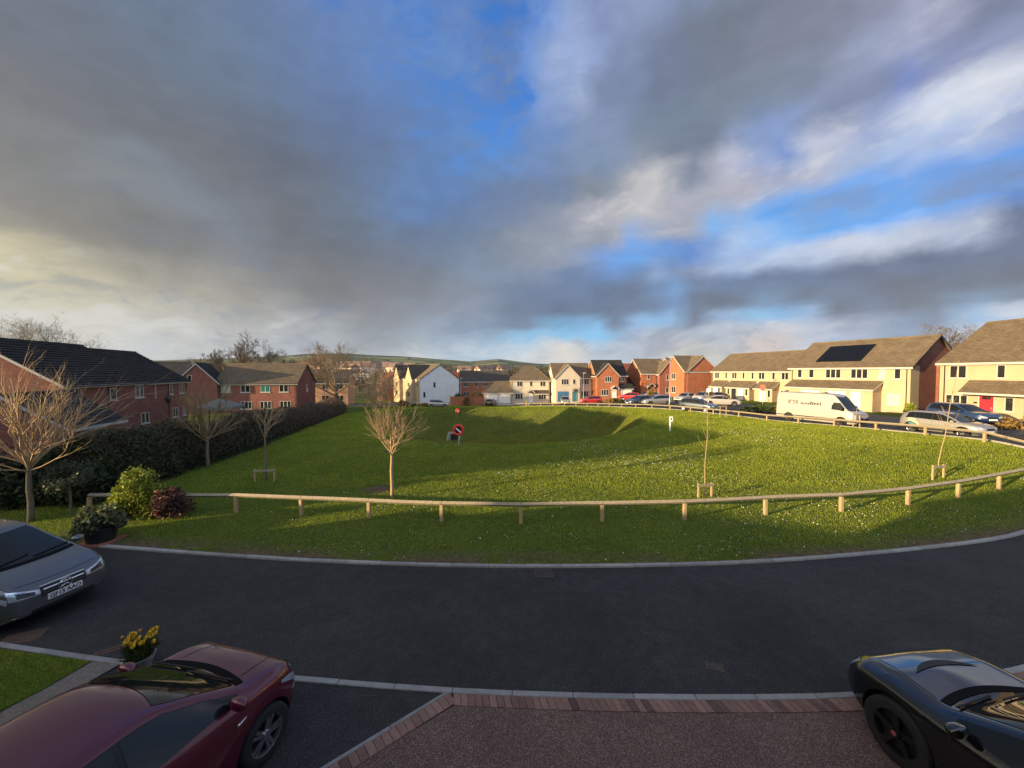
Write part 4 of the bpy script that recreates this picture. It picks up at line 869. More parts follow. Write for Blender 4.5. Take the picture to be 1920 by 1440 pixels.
h.wall(.2, 5.2, 0, 4, 5.0, 7.6, 'y', 'ivory', 'gable_wall'); h.roof(.2, 5.2, 0, 5.0, 5.0, 7.6, 'y', 'tile_brown', N=12, name='gable_roof')
h.window('F', 2.1, 3.5, 1.5, 1.15, 3); h.window('F', 4.0, 3.6, .55, 1.0, 1); h.window('F', 6.7, 3.5, 1.5, 1.15, 3, y0=1.2); h.window('F', 6.6, .9, 1.6, 1.2, 3, y0=1.2)
h.garage(1.7, 2.3, 2.1, 'door_b'); h.door(4.1, 'door_t'); h.canopy(4.2, 1.3, .9, 2.35, 'tile_brown'); mb = MB(); mb.box(.02, .04, 1.0, 8.6, -1, 4.9); 
h = House('brick_house', 'red brick house with dark roof and white arched door hood next to white garage', 1119.5, 77, -.75, 3)
h.wall(0, 6.3, .8, 8.4, 5.0, 8.0, 'x', 'brick_o'); h.roof(0, 6.3, .8, 8.4, 5.0, 8.0, 'x', 'tile_dark', N=14)
h.wall(.0, 4.4, 0, 4, 5.0, 7.3, 'y', 'brick_o', 'gable_wall'); h.roof(.0, 4.4, 0, 4.6, 5.0, 7.3, 'y', 'tile_dark', N=12, name='gable_roof')
h.window('F', 2.3, 3.6, 1.4, 1.1, 3); h.window('F', 1.6, .9, 1.45, 1.2, 3); h.window('F', 5.35, 3.7, .9, 1.0, 2, y0=.8); h.door(3.5, 'door_w'); h.canopy(3.5, 1.4, .9, 2.4, 'upvc'); h.leanto(4.4, 7.2, 1.0, 2.35, 3.2, 'tile_dark', y0=.8, wall='brick_o'); h.garage(5.9, 2.1, 2.0, y0=-.21)
mb = MB(); 
h2 = House('red_roof_house', 'red-tiled house showing between the two brick houses', 1170, 96, -1.0, 10); h2.wall(0, 9, 0, 8, 5, 7.9, 'x', 'brick_o'); h2.roof(0, 9, 0, 8, 5, 7.9, 'x', 'tile_red'); h2.window('F', 4, 3.4, 1.2, 1.1, 2)
h = House('garage_link', 'dark-roofed low garage with blue-grey door between the two brick houses', 1180, 82, -.7, 5, cat='garage')
h.wall(0, 3.6, 0, 6, 2.5, 4.2, 'x', 'brick_o'); h.roof(0, 3.6, 0, 6, 2.5, 4.2, 'x', 'tile_dark', N=8); h.garage(1.8, 2.4, 2.1, 'door_b')
h = House('brick_house', 'orange brick house with lit left gable and green-tinged brown roof behind the tall lamp post', 1207, 78, -.35, 6)
h.wall(0, 7.4, 1.2, 8.6, 5.0, 7.9, 'x', 'brick_o'); h.roof(0, 6, 1.2, 8.6, 5.0, 7.9, 'x', 'tile_brown', N=14)
h.wall(3.4, 7.4, 0, 4, 5.0, 7.4, 'y', 'brick', 'gable_wall'); h.roof(3.4, 7.4, 0, 5, 5.0, 7.4, 'y', 'tile_brown', N=12, name='gable_roof')
h.window('F', 5.6, 3.55, 1.7, 1.1, 3); h.window('F', 5.6, .9, 1.8, 1.2, 3); h.window('F', 1.6, 3.7, .6, 1.0, 1, y0=1.2); h.door(1.9, 'door_k', y0=1.2); h.canopy(1.9, 1.4, 1.0, 2.4, 'tile_brown', y0=1.2); h.pipe(3.2, 0, 4.9, y0=1.2)
h = House('brick_house', 'orange brick house with large blank right gable behind three parked white cars', 1289, 73, -.1, 10)
h.wall(0, 4.4, 1.0, 8, 5.2, 8.1, 'x', 'brick_o'); h.roof(0, 5.2, 1.0, 8, 5.2, 8.1, 'x', 'tile_brown', N=14)
h.wall(.6, 7.0, .8, 7.4, 5.2, 8.0, 'y', 'brick_o', 'gable_wall'); h.roof(.6, 7.0, .8, 7.4, 5.2, 8.0, 'y', 'tile_brown', N=14, name='gable_roof')
h.window('L', 4.4, 3.5, 1.25, 1.25, 2, x0=0); h.window('L', 4.4, .8, 1.35, 1.3, 2, x0=0); h.pipe(.2, 0, 4.9, y0=.8)
h = House('brick_house', 'smaller brick gable rising behind the brick house with blank gable', 1262, 92, -.2, 8)
h.wall(0, 7, 0, 7, 5.2, 8.4, 'x', 'brick_o'); h.roof(0, 7, 0, 7, 5.2, 8.4, 'x', 'tile_brown', N=12, verge='upvc'); h.window('L', 3.5, 3.6, 1.2, 1.1, 2)

# --- right-hand terraces, fronts to the left; local x runs towards the viewer
def along(p0, p1):
    return math.degrees(atan2(p1[1] - p0[1], p1[0] - p0[0]))
a0, a1 = (36.4, 70.0), (40.6, 55.0); L1 = hypot(a1[0] - a0[0], a1[1] - a0[1])
h = House('cream_terrace', 'far cream terrace of small houses with three tiled porches and brown roof', 0, a0[1], .15, along(a0, a1), cat='terrace', x=a0[0])
h.wall(0, L1, 0, 8.4, 4.95, 7.9, 'x', 'cream'); h.roof(0, L1, 0, 8.4, 4.95, 7.9, 'x', 'tile_brown', N=18); k = L1 / 15.4
for u, w, nl in ((1.2, 1.0, 2), (3.2, .45, 1), (4.9, 1.0, 2), (6.7, .45, 1), (8.4, .45, 1), (10.0, 1.05, 2), (12.0, .5, 1), (13.8, 1.1, 2)): h.window('F', u * k, 3.55, w, 1.15, nl)
for (x0, x1) in ((.9, 3.6), (4.4, 9.0), (9.9, 12.9)): h.leanto(x0 * k, x1 * k, 1.3, 2.25, 3.2, 'tile_brown', wall='cream')
yo = -1.3
for u in (1.5, 3.0, 5.0, 8.5, 12.4): h.window('F', u * k, .9, .5, 1.1, 1, y0=yo)
h.door(2.2 * k, 'door_w', y0=yo); h.door(6.1 * k, 'door_k', y0=yo); h.door(7.4 * k, 'door_w', y0=yo); h.door(11.3 * k, 'door_w', y0=yo); h.window('F', 13.9 * k, .8, 1.4, 1.2, 3); h.pipe(14.9 * k, 0, 4.8); h.pipe(.2, 0, 4.8)
b0, b1 = (38.6, 53.2), (42.5, 41.0); L2 = hypot(b1[0] - b0[0], b1[1] - b0[1])
h = House('cream_terrace', 'cream terrace behind the white van with solar panels on its brown roof', 0, b0[1], .45, along(b0, b1), cat='terrace', x=b0[0])
h.wall(0, L2, 0, 1.5, 5.1, 5.1, None, 'cream', 'front_wall'); h.wall(0, L2 - .02, 1.5, 9, 5.1, 5.1, None, 'brick', 'rear_wall'); 
w = MB(); w.face([(L2 - .012, 0, 5.08), (L2 - .012, 9, 5.08), (L2 - .012, 4.5, 8.4)]); w.build('gable', M['brick'], h.e); w = MB(); w.face([(.012, 9, 5.08), (.012, 0, 5.08), (.012, 4.5, 8.4)]); w.build('gable', M['brick'], h.e)
h.roof(0, L2, 0, 9, 5.1, 8.4, 'x', 'tile_brown', N=20, verge='gutter', ovg=.3); k = L2 / 12.8
for u, w_, nl, cu in ((1.2, .6, 1, None), (2.7, .65, 1, None), (5.3, 1.75, 3, None), (8.1, 1.75, 3, None), (10.3, .6, 1, 'blind'), (11.7, .6, 1, None)): h.window('F', u * k, 3.65, w_, 1.15, nl, curtain=cu)
h.leanto(.4 * k, 10.3 * k, 1.5, 2.5, 3.35, 'tile_brown', wall='cream', N=7); h.garage(3.6 * k, 2.3, 2.1, y0=-1.5); h.garage(6.4 * k, 2.5, 2.1, y0=-1.5); h.door(8.7 * k, 'door_w', y0=-1.5); h.window('F', 11.4 * k, .75, 1.25, 1.3, 2, curtain='blind'); h.pipe(12.5 * k, 0, 4.9); h.pipe(.2, 0, 4.9)
h.window('R', 6.3, 3.2, .7, 1.3, 1, x1=L2); mb = MB(); mb.box(L2, L2 + .25, 4.4, 5.6, -.5, 5.6); mb.build('chimney_breast', M['brick'], h.e)
mb = MB(); p0 = 4.5; sl = (8.4 - 5.1) / 4.5
for i in range(5):
    for j in range(2):
        x0 = 2.7 * k + i * 1.02; s0 = .9 + j * 1.72; s1 = s0 + 1.68
        y_a, y_b = s0 * .8, s1 * .8; za, zb_ = 5.1 + y_a * sl + .20, 5.1 + y_b * sl + .20
        q4 = [(x0, y_a, za), (x0 + .99, y_a, za), (x0 + .99, y_b, zb_), (x0, y_b, zb_)]; mb.face(q4); mb.face([(a, b_, c - .1) for a, b_, c in q4][::-1])
        for a, c in zip(q4, q4[1:] + q4[:1]): mb.face([(a[0], a[1], a[2] - .1), (c[0], c[1], c[2] - .1), c, a])
mb.build('solar_panel', M['panel'], h.e)
c0_, c1_ = (41.6, 37.4), (42.0, 24.0); L3 = hypot(c1_[0] - c0_[0], c1_[1] - c0_[1])
h = House('cream_house', 'nearest cream house on the right with bright red arched door and long porch roof', 0, c0_[1], .7, along(c0_, c1_), x=c0_[0])
h.wall(0, L3, 0, 9.5, 5.2, 8.9, 'x', 'cream'); h.roof(0, L3, 0, 9.5, 5.2, 8.9, 'x', 'tile_brown', N=22, verge='tile_brown')
h.window('F', 1.5, 3.6, 1.35, 1.2, 2, curtain=None); h.window('F', 4.6, 3.65, .6, 1.15, 1); h.window('F', 7.3, 3.6, 1.35, 1.2, 2); h.window('F', 1.45, .75, 1.75, 1.3, 3)
h.leanto(2.55, 7.2, .9, 2.5, 3.4, 'tile_brown', N=7); h.door(3.7, 'door_r', 1.0, 2.1, glazed=True); h.window('F', 5.2, .85, .6, 1.2, 1); h.pipe(.45, 0, 5.0); h.pipe(6.2, 0, 2.4)
mb = MB(); mb.box(2.75, 3.0, 0, .02, 1.35, 1.5, h.P('F')); mb.build('number_plaque', M['ink'], h.e)
# roofs of the street behind
h = House('brick_house', 'brown roof of a house standing behind the nearest cream house', 0, 34.0, .7, -60, x=54); h.wall(0, 12, 0, 9, 5.2, 8.9, 'x', 'brick'); h.roof(0, 12, 0, 9, 5.2, 9.3, 'x', 'tile_brown')
# --- houses on the viewer's own side: they stand behind and to the left and throw the long shade over the drive
h = House('brick_house', 'red brick terrace on the near side of the drive, the one looked out from', 0, -.75, 0, 180, x=8.4, cat='terrace')
h.wall(0, 24, 0, 8.6, 5.25, 8.6, 'x', 'brick'); h.roof(0, 24, 0, 8.6, 5.25, 8.6, 'x', 'tile_dark')
for u in (2, 5, 8.2, 12, 14, 17, 20.5): h.window('F', u, 3.4, 1.2, 1.2, 2); h.window('F', u + .8, .8, 1.3, 1.2, 2)
for u in (6.7, 10.4, 18.8): h.door(u, 'door_k')
h = House('brick_garage', 'brick garage of the neighbours at the left end of the drive', 0, 1.6 - 2.4, 0, -25.6, x=-23.3 - 1.1, cat='garage')
h.wall(0, 6.9, 0, 5.2, 2.7, 4.3, 'x', 'brick'); h.roof(0, 6.9, 0, 5.2, 2.7, 4.3, 'x', 'tile_dark', ovg=.1); h.garage(2.0, 2.4); h.garage(4.9, 2.4)
h = House('brick_house', 'brick end house off to the left beyond the laurels', 0, 6.3, -.3, 106.5, x=-28.5)
h.wall(0, 14.5, 0, 9, 5.1, 8.2, 'x', 'brick'); h.roof(0, 14.5, 0, 9, 5.1, 8.2, 'x', 'tile_dark')
for u in (2, 6, 10, 13): h.window('F', u, 3.5, 1.15, 1.15, 2)
# ------------------------------------------------------------------ vehicles
def curve(pts_, x): 
    a = np.array(pts_, float); return float(np.interp(x, a[:, 0], a[:, 1]))
STY = {}
STY['hatch'] = dict(L=4.1, W=1.78, H=1.52, wb=(.60, -.64), wr=.325, gc=.15,
    top=[(-1, .50), (-.985, .64), (-.94, .78), (-.84, .93), (-.68, .985), (-.4, 1.0), (-.05, .995), (.10, .965), (.3, .83), (.47, .69), (.53, .655), (.75, .61), (.9, .555), (.97, .49), (1, .42)],
    belt=[(-1, .47), (-.94, .63), (-.6, .655), (0, .625), (.42, .60), (.53, .585), (.75, .55), (.9, .49), (.97, .43), (1, .36)],
    plan=[(-1, .76), (-.97, .86), (-.88, .95), (-.6, 1), (.55, 1), (.75, .98), (.88, .92), (.96, .80), (1, .66)],
    roof=[(-1, .72), (-.94, .72), (-.84, .68), (-.6, .70), (0, .70), (.10, .69), (.47, .80), (.53, .83), (.75, .84), (.9, .78), (.97, .68), (1, .55)],
    ws=(.12, .49), rw=(.70, .90), side=(-.80, .44), bp=(-.12,), cp=-.56)
STY['suv'] = dict(STY['hatch'], L=4.2, W=1.80, H=1.60, wr=.345, gc=.2,
    top=[(-1, .48), (-.985, .64), (-.95, .80), (-.88, .94), (-.72, .985), (-.4, 1.0), (0, .995), (.11, .965), (.28, .85), (.47, .72), (.53, .69), (.74, .655), (.88, .615), (.96, .55), (1, .46)],
    belt=[(-1, .46), (-.94, .64), (-.6, .665), (0, .635), (.38, .62), (.5, .61), (.72, .59), (.88, .53), (.96, .46), (1, .38)], ws=(.12, .50), side=(-.82, .45), cp=-.56)
STY['compact'] = dict(STY['suv'], L=4.1, W=1.80, H=1.56, wr=.335, gc=.17, wb=(.683, -.56),
    top=[(-1, .48), (-.985, .64), (-.95, .80), (-.88, .93), (-.70, .98), (-.35, 1.0), (.08, .995), (.20, .97), (.36, .87), (.56, .72), (.61, .695), (.76, .665), (.88, .62), (.96, .55), (1, .45)],
    belt=[(-1, .46), (-.94, .64), (-.6, .675), (0, .655), (.4, .645), (.58, .635), (.76, .60), (.88, .545), (.96, .47), (1, .38)],
    plan=[(-1, .76), (-.97, .86), (-.88, .95), (-.6, 1), (.62, 1), (.8, .985), (.90, .93), (.96, .83), (1, .68)],
    roof=[(-1, .72), (-.94, .72), (-.84, .68), (-.6, .70), (.1, .70), (.20, .68), (.56, .78), (.61, .81), (.78, .84), (.9, .80), (.97, .70), (1, .57)], ws=(.215, .585), side=(-.82, .545), bp=(.02,), cp=-.48)
STY['mpv'] = dict(STY['hatch'], L=4.36, W=1.80, H=1.55, wr=.33, gc=.16,
    top=[(-1, .5), (-.985, .65), (-.95, .8), (-.88, .93), (-.72, .985), (-.3, 1.0), (.0, .985), (.10, .955), (.32, .82), (.54, .69), (.60, .66), (.78, .61), (.9, .555), (.97, .49), (1, .41)],
    belt=[(-1, .47), (-.94, .63), (-.6, .66), (0, .63), (.5, .605), (.6, .595), (.78, .55), (.9, .49), (.97, .43), (1, .35)], ws=(.12, .56), side=(-.84, .50), cp=-.58)
STY['saloon'] = dict(STY['hatch'], L=4.7, W=1.83, H=1.43, wr=.33, gc=.14,
    top=[(-1, .52), (-.985, .63), (-.95, .68), (-.78, .71), (-.70, .74), (-.45, .92), (-.3, .985), (-.12, 1.0), (.05, .99), (.15, .95), (.42, .70), (.47, .68), (.75, .62), (.9, .55), (.97, .49), (1, .42)],
    belt=[(-1, .48), (-.94, .62), (-.7, .655), (-.5, .655), (0, .63), (.42, .61), (.5, .60), (.75, .555), (.9, .49), (.97, .43), (1, .36)], ws=(.12, .44), rw=(.76, .93), side=(-.64, .38), bp=(-.08,), cp=-.44)
STY['crossover'] = dict(STY['hatch'], L=4.68, W=1.92, H=1.55, wr=.38, gc=.17, wb=(.64, -.64),
    top=[(-1, .52), (-.985, .66), (-.95, .75), (-.85, .85), (-.62, .96), (-.35, 1.0), (-.05, .985), (.08, .94), (.30, .79), (.47, .675), (.52, .655), (.72, .655), (.86, .615), (.95, .54), (1, .43)],
    belt=[(-1, .48), (-.94, .63), (-.6, .65), (0, .61), (.4, .595), (.5, .60), (.72, .60), (.86, .55), (.95, .47), (1, .37)],
    roof=[(-1, .7), (-.94, .72), (-.84, .66), (-.6, .66), (0, .66), (.08, .66), (.47, .76), (.52, .79), (.72, .74), (.86, .70), (.95, .62), (1, .5)], ws=(.08, .49), side=(-.78, .42), cp=-.54)
STY['van'] = dict(L=6.0, W=2.05, H=2.52, wb=(.64, -.64), wr=.35, gc=.12,
    top=[(-1, .93), (-.99, .965), (-.97, .985), (-.9, 1), (.2, 1.0), (.40, .985), (.47, .95), (.55, .84), (.66, .66), (.74, .535), (.78, .50), (.9, .44), (.97, .38), (1, .30)],
    belt=[(-1, .5), (.3, .5), (.45, .49), (.6, .475), (.74, .455), (.9, .385), (.97, .32), (1, .25)],
    plan=[(-1, .95), (-.98, .99), (-.9, 1), (.6, 1), (.8, .97), (.92, .88), (.97, .78), (1, .64)],
    roof=[(-1, .80), (-.97, .82), (.3, .82), (.45, .80), (.74, .84), (.78, .85), (.9, .78), (.97, .68), (1, .56)], ws=(.475, .75), rw=None, side=(.42, .70), bp=(), cp=None)

def vehicle(name, label, style, loc, heading, paint, det=1, group=None, cat='car', scale=None, plate=None, rim='alloy', arch=None, lights=True, extra=None, z=None):
    st = dict(STY[style]); 
    if scale: st['L'] *= scale[0]; st['W'] *= scale[1]; st['H'] *= scale[2]
    L, Wd, Hh = st['L'], st['W'], st['H']; hl = L / 2
    if z is None: z = float(T(loc[0], loc[1])) + .06
    e = empty(name, (loc[0], loc[1], z), radians(heading), label, cat, group)
    def TOP(x): return curve(st['top'], x / hl) * Hh
    def BELT(x): return curve(st['belt'], x / hl) * Hh
    def PL(x): return curve(st['plan'], x / hl) * Wd / 2
    def RF(x): return curve(st['roof'], x / hl) * Wd / 2
    X = sorted(set([round(a, 3) for a, _ in st['top']] + [round(a, 3) for a, _ in st['plan']] + [-.5, -.2, .2]))
    zs = st['gc'] + .04
    vs = []; fs = []
    def edge_z(x):
        zt = TOP(x); zb = BELT(x); cf = min(1, max(0, (zt - zb - .08) / (.22 * Hh))); return max(zb + .012, zt - (.018 + .055 * cf)), cf
    for xx in X:
        x = xx * hl; w = PL(x); zt = TOP(x); zb = BELT(x); r_ = min(RF(x), w * .93); ze, cf = edge_z(x); zl = zs + .12 * max(0, (abs(xx) - .86) / .14)
        half = [(0, zl), (w * .84, zl), (w * .965, zl + .05), (w, zl + (zb - zl) * .42), (w * .992, zl + (zb - zl) * .78), (w * .955, zb), (r_, ze), (r_ - .055, ze + .03 * cf + .004), (r_ * .5, zt - .012), (0, zt)]
        ring = half + [(-a, b) for a, b in half[-2:0:-1]]
        vs.append([(x, a, b) for a, b in ring])
    nr = len(vs[0]); mb = MB()
    for R in vs: mb.v.extend(R)
    for i in range(len(vs) - 1):
        for k in range(nr): a = i * nr + k; b = i * nr + (k + 1) % nr; mb.f.append((a, b, b + nr, a + nr)); mb.m.append(0)
    for i, flip in ((0, 0), (len(vs) - 1, 1)):
        o = i * nr
        for j in range(0, nr // 2):
            q4 = [o + j, o + (j + 1), o + (nr - j - 1) % nr, o + (nr - j) % nr]
            if j == 0: q4 = [o, o + 1, o + nr - 1]
            elif j == nr // 2 - 1: q4 = [o + j, o + j + 1, o + nr - j]
            mb.f.append(tuple(q4 if not flip else q4[::-1])); mb.m.append(0)
    body = mb.build('body', [M[paint], M['black_plastic']], e, True)
    bm = bmesh.new(); bm.from_mesh(body.data); bmesh.ops.recalc_face_normals(bm, faces=bm.faces); bm.to_mesh(body.data); bm.free()
    sub = body.modifiers.new('sub', 'SUBSURF'); sub.levels = sub.render_levels = 2 if det else 1
    wr = st['wr']; ax = [st['wb'][0] * hl, st['wb'][1] * hl]; cut = MB()
    for xa in ax:
        for sg in (-1, 1):
            ra = wr * 1.13; n = 26; o = len(cut.v); y0, y1 = sg * (Wd / 2 - .34), sg * (Wd / 2 + .2)
            for yy in (y0, y1):
                for k in range(n): cut.v.append((xa + ra * cos(2 * pi * k / n), yy, wr + .01 + ra * sin(2 * pi * k / n)))
            for k in range(n): cut.f.append((o + k, o + (k + 1) % n, o + n + (k + 1) % n, o + n + k)); cut.m.append(1)
            cut.f.append(tuple(o + k for k in range(n))[::-1]); cut.f.append(tuple(o + n + k for k in range(n))); cut.m += [1, 1]
    co = cut.build('cutter', [M[paint], M['black_plastic']])
    bm = bmesh.new(); bm.from_mesh(co.data); bmesh.ops.recalc_face_normals(bm, faces=bm.faces); bm.to_mesh(co.data); bm.free()
    dg = bpy.context.evaluated_depsgraph_get(); bvh_src = body.evaluated_get(dg); me0 = bpy.data.meshes.new_from_object(bvh_src); 
    bvh = BVHTree.FromPolygons([v.co.copy() for v in me0.vertices], [tuple(p.vertices) for p in me0.polygons])
    bo = body.modifiers.new('arch', 'BOOLEAN'); bo.operation = 'DIFFERENCE'; bo.object = co; bo.solver = 'EXACT'
    co.parent = e; dg = bpy.context.evaluated_depsgraph_get(); me = bpy.data.meshes.new_from_object(body.evaluated_get(dg)); body.modifiers.clear(); body.data = me; me.name = 'body'
    bpy.data.objects.remove(co); bpy.data.meshes.remove(me0)
    if len(me.polygons) < 100: print('BOOLEAN FAILED', name)
    try: me.set_sharp_from_angle(angle=radians(38))
    except Exception: pass
    # conforming panels: projected on the body skin
    def hit(o, d):
        p, nn, _, _ = bvh.ray_cast(Vector(o), Vector(d).normalized(), 12)
        if p is None: p, nn, _, _ = bvh.find_nearest(Vector(o) + Vector(d).normalized() * 2)
        if nn.dot(Vector(d)) > 0: nn = -nn
        return p, nn
    def patch(nm, mat, us, lo, hi, rows, mp, off=.004, parent=None, flip=False):
        m_ = MB(); nu = len(us)
        for j in range(rows + 1):
            for i in range(nu):
                s_ = j / rows; o, d = mp(us[i], lo[i] * (1 - s_) + hi[i] * s_); p, nn = hit(o, d); m_.v.append(tuple(p + nn * off))
        for j in range(rows):
            for i in range(nu - 1):
                a = j * nu + i; m_.f.append((a, a + 1, a + nu + 1, a + nu)); m_.m.append(0)
        return m_.build(nm, M[mat], parent or e, True)
    side = lambda sg: (lambda x, zz: ((x, sg * 3, zz), (0, -sg, 0)))
    down = lambda y, x: ((x, y, 4), (0, 0, -1)); front = lambda y, zz: ((5, y, zz), (-1, 0, 0)); rear = lambda y, zz: ((-5, y, zz), (1, 0, 0))
    # windscreen, rear window
    a, b = st['ws']; nU = 13; 
    xs_ = np.linspace(a * hl, b * hl, 9); yl = []
    m_ = MB()
    for x in xs_:
        wdt = RF(x) - .085 - (.03 if x == xs_[0] else 0)
        for i in range(nU):
            u = -1 + 2 * i / (nU - 1); xx = x + (.10 * hl / 2) * (1 - u * u) * (1 if True else 0) - .03; p, nn = hit((xx, u * wdt, 4), (0, 0, -1)); m_.v.append(tuple(p + nn * .005))
    for j in range(8):
        for i in range(nU - 1): k = j * nU + i; m_.f.append((k, k + 1, k + nU + 1, k + nU)); m_.m.append(0)
    m_.build('windscreen', M['carglass'], e, True)
    if det:
        # dark strip and wipers at the foot of the glass
        yy = np.linspace(-RF(b * hl) + .06, RF(b * hl) - .06, 13); xb = b * hl + .03 + .05 * hl * (1 - np.linspace(-1, 1, 13) ** 2) * 1.0
        patch('scuttle', 'cowl', list(yy), list(xb - .05), list(xb + .05), 2, down, .006)
        if det > 1:
            for sg in (0, 1):
                wp = MB(); P_ = []
                for k in range(7):
                    y = -.55 + sg * .62 + k * .1; x = b * hl + .02 - .18 * (k / 6) * .6; p, nn = hit((x, y, 4), (0, 0, -1)); P_.append(p + nn * .025)
                wp.tube(P_, [.012] * 7, 5); wp.build('wiper', M['black_plastic'], e)
    if st['rw']:
        z0, z1 = st['rw'][0] * Hh, st['rw'][1] * Hh; wy = Wd / 2 * .62; us = np.linspace(-wy, wy, 9); patch('rear_window', 'carglass', list(us), [z0] * 9, [z1 - .03 * (abs(u) / wy) for u in us], 5, rear, .005)
    # side glass with pillars
    xr, xf = st['side'][0] * hl, st['side'][1] * hl
    segs = []; bps = [xr] + ([st['cp'] * hl] if st['cp'] else []) + [q_ * hl for q_ in st['bp']] + [xf]
    for i in range(len(bps) - 1): segs.append((bps[i] + (.03 if i else 0), bps[i + 1] - (.03 if i < len(bps) - 2 else 0)))
    for sg in (-1, 1):
        if len(segs) > 1: 
            us = np.linspace(xr + .05, xf - .25, 24); patch('pillar_trim', 'black_plastic', list(us), [BELT(x) + .03 for x in us], [max(BELT(x) + .04, edge_z(x)[0] - .035) for x in us], 3, side(sg), .003)
        for (xa, xb_) in segs:
            us = np.linspace(xa, xb_, 14); lo = []; hi = []
            for x in us:
                l_ = BELT(x) + .035; h_ = edge_z(x)[0] - .045; tt = (x - xr) / .30
                if tt < 1: h_ = l_ + (h_ - l_) * max(0.12, tt) ** .6
                if style == 'van': h_ = min(h_, BELT(x) + .62)
                lo.append(l_); hi.append(max(l_ + .006, h_))
            patch('side_window', 'carglass', list(us), lo, hi, 4, side(sg), .006)
        if det:
            # shut lines and handles
            for xd in [b_ for b_ in bps[1:-1]][-1:] + [xf * .98] + ([ax[1] + wr * 1.3] if style != 'van' else []):
                zz = np.linspace(zs + .12, BELT(xd) + .02, 8); m2 = MB()
                for q_ in zz:
                    for dx in (-.004, .004): p, nn = hit((xd + dx, sg * 3, q_), (0, -sg, 0)); m2.v.append(tuple(p + nn * .0022))
                for k in range(7): m2.f.append((2 * k, 2 * k + 1, 2 * k + 3, 2 * k + 2)); m2.m.append(0)
                m2.build('door_gap', M['ink'], e)
            for xd in ([st['bp'][0] * hl + .12, st['cp'] * hl + .16] if st['bp'] else [.42 * hl]):
                p, nn = hit((xd, sg * 3, BELT(xd) - .10), (0, -sg, 0)); hb = MB(); hb.tube([p + Vector((-.09, 0, 0)) + nn * .012, p + nn * .035, p + Vector((.09, 0, 0)) + nn * .012], [.014, .014, .014], 6); hb.build('door_handle', M[paint], e, True)
            xm_ = st['side'][1] * hl - (.12 if style != 'van' else .1); p, nn = hit((xm_, sg * 3, BELT(xm_) + .04), (0, -sg, 0)); mm = MB()
            sz = (.085, .12, .07) if style != 'van' else (.07, .12, .17); prof = [(0, -1), (.5, -.87), (.87, -.5), (1, 0), (.87, .5), (.5, .87), (0, 1)]; mm.lathe(prof, 14)
            c_ = p + Vector((-.02, sg * .13, .06 if style != 'van' else .16)); mm.v = [(v[0] * sz[0] * (1.25 if v[0] > 0 else .55) + c_[0], v[1] * sz[1] + c_[1], v[2] * sz[2] + c_[2]) for v in mm.v]
            n0 = len(mm.v); mm.tube([p - nn * .02, c_ - Vector((0, 0, sz[2] * .6))], [.03, .03], 6); mm.build('mirror', M[paint if style != 'van' else 'black_plastic'], e, True)
    # lamps, grille, plates
    if lights:
        zl = BELT(.9 * hl) - .01; yf = PL(.93 * hl)
        for sg in (-1, 1):
            us = np.linspace(.46, .94, 9) * yf; lo = [zl - .115 - .03 * (1 - t) for t in np.linspace(0, 1, 9)]; hi = [zl - .055 + .115 * t for t in np.linspace(0, 1, 9)]
            hl_o = patch('headlight', 'lens', [sg * u for u in us], lo, hi, 4, front, .006)
            if det > 1: us2 = np.linspace(.55, .84, 7) * yf; patch('lamp_bowl', 'lens_in', [sg * u for u in us2], [l + .025 for l in lo[1:8]], [h_ - .025 for h_ in hi[1:8]], 3, front, .009, parent=hl_o)
            zr = BELT(-.94 * hl) - .05; us = np.linspace(.66, .96, 6) * PL(-.97 * hl); patch('tail_light', 'red_lens', [sg * u for u in us], [zr - .17] * 6, [zr + .03] * 6, 4, rear, .006)
        zg = zl - .17; us = np.linspace(-.42, .42, 9) * yf
        if style != 'van': patch('grille', 'black_plastic', list(us), [zg - .0] * 9, [zg + .13] * 9, 3, front, .005)
        us = np.linspace(-.62, .62, 11) * yf; patch('lower_grille', 'black_plastic', list(us), [zs + .09] * 11, [zs + .20] * 11, 3, front, .005)
        p, nn = hit((5, 0, zg - .075), (-1, 0, 0)); pb = MB(); pb.box(p.x + .004, p.x + .022, -.26, .26, p.z - .055, p.z + .055); pl = pb.build('number_plate', M['plate'], e)
        p2, _ = hit((-5, 0, BELT(-.95 * hl) - .14), (1, 0, 0)); pb = MB(); pb.box(p2.x - .022, p2.x - .004, -.26, .26, p2.z - .055, p2.z + .055); pb.build('rear_plate', M['plate_y'], e)
        if plate:
            lettering(plate, .098, 'ink', pl, Matrix.Translation((p.x + .0245, 0, p.z)) @ Matrix.Rotation(pi / 2, 4, 'Z') @ Matrix.Rotation(pi / 2, 4, 'X'), fit=.47)
    if arch:
        for xa in ax:
            for sg in (-1, 1):
                n = 20; m2 = MB()
                for k in range(n + 1):
                    t_ = radians(-18) + (pi + radians(36)) * k / n
                    for rr in (wr * 1.12, wr * 1.12 + arch):
                        p, nn = hit((xa + rr * cos(t_), sg * 3, max(zs + .01, wr + .01 + rr * sin(t_))), (0, -sg, 0)); m2.v.append(tuple(p + nn * .01))
                for k in range(n): m2.f.append((2 * k, 2 * k + 1, 2 * k + 3, 2 * k + 2)); m2.m.append(0)
                m2.build('arch_trim', M['black_plastic'], e, True)
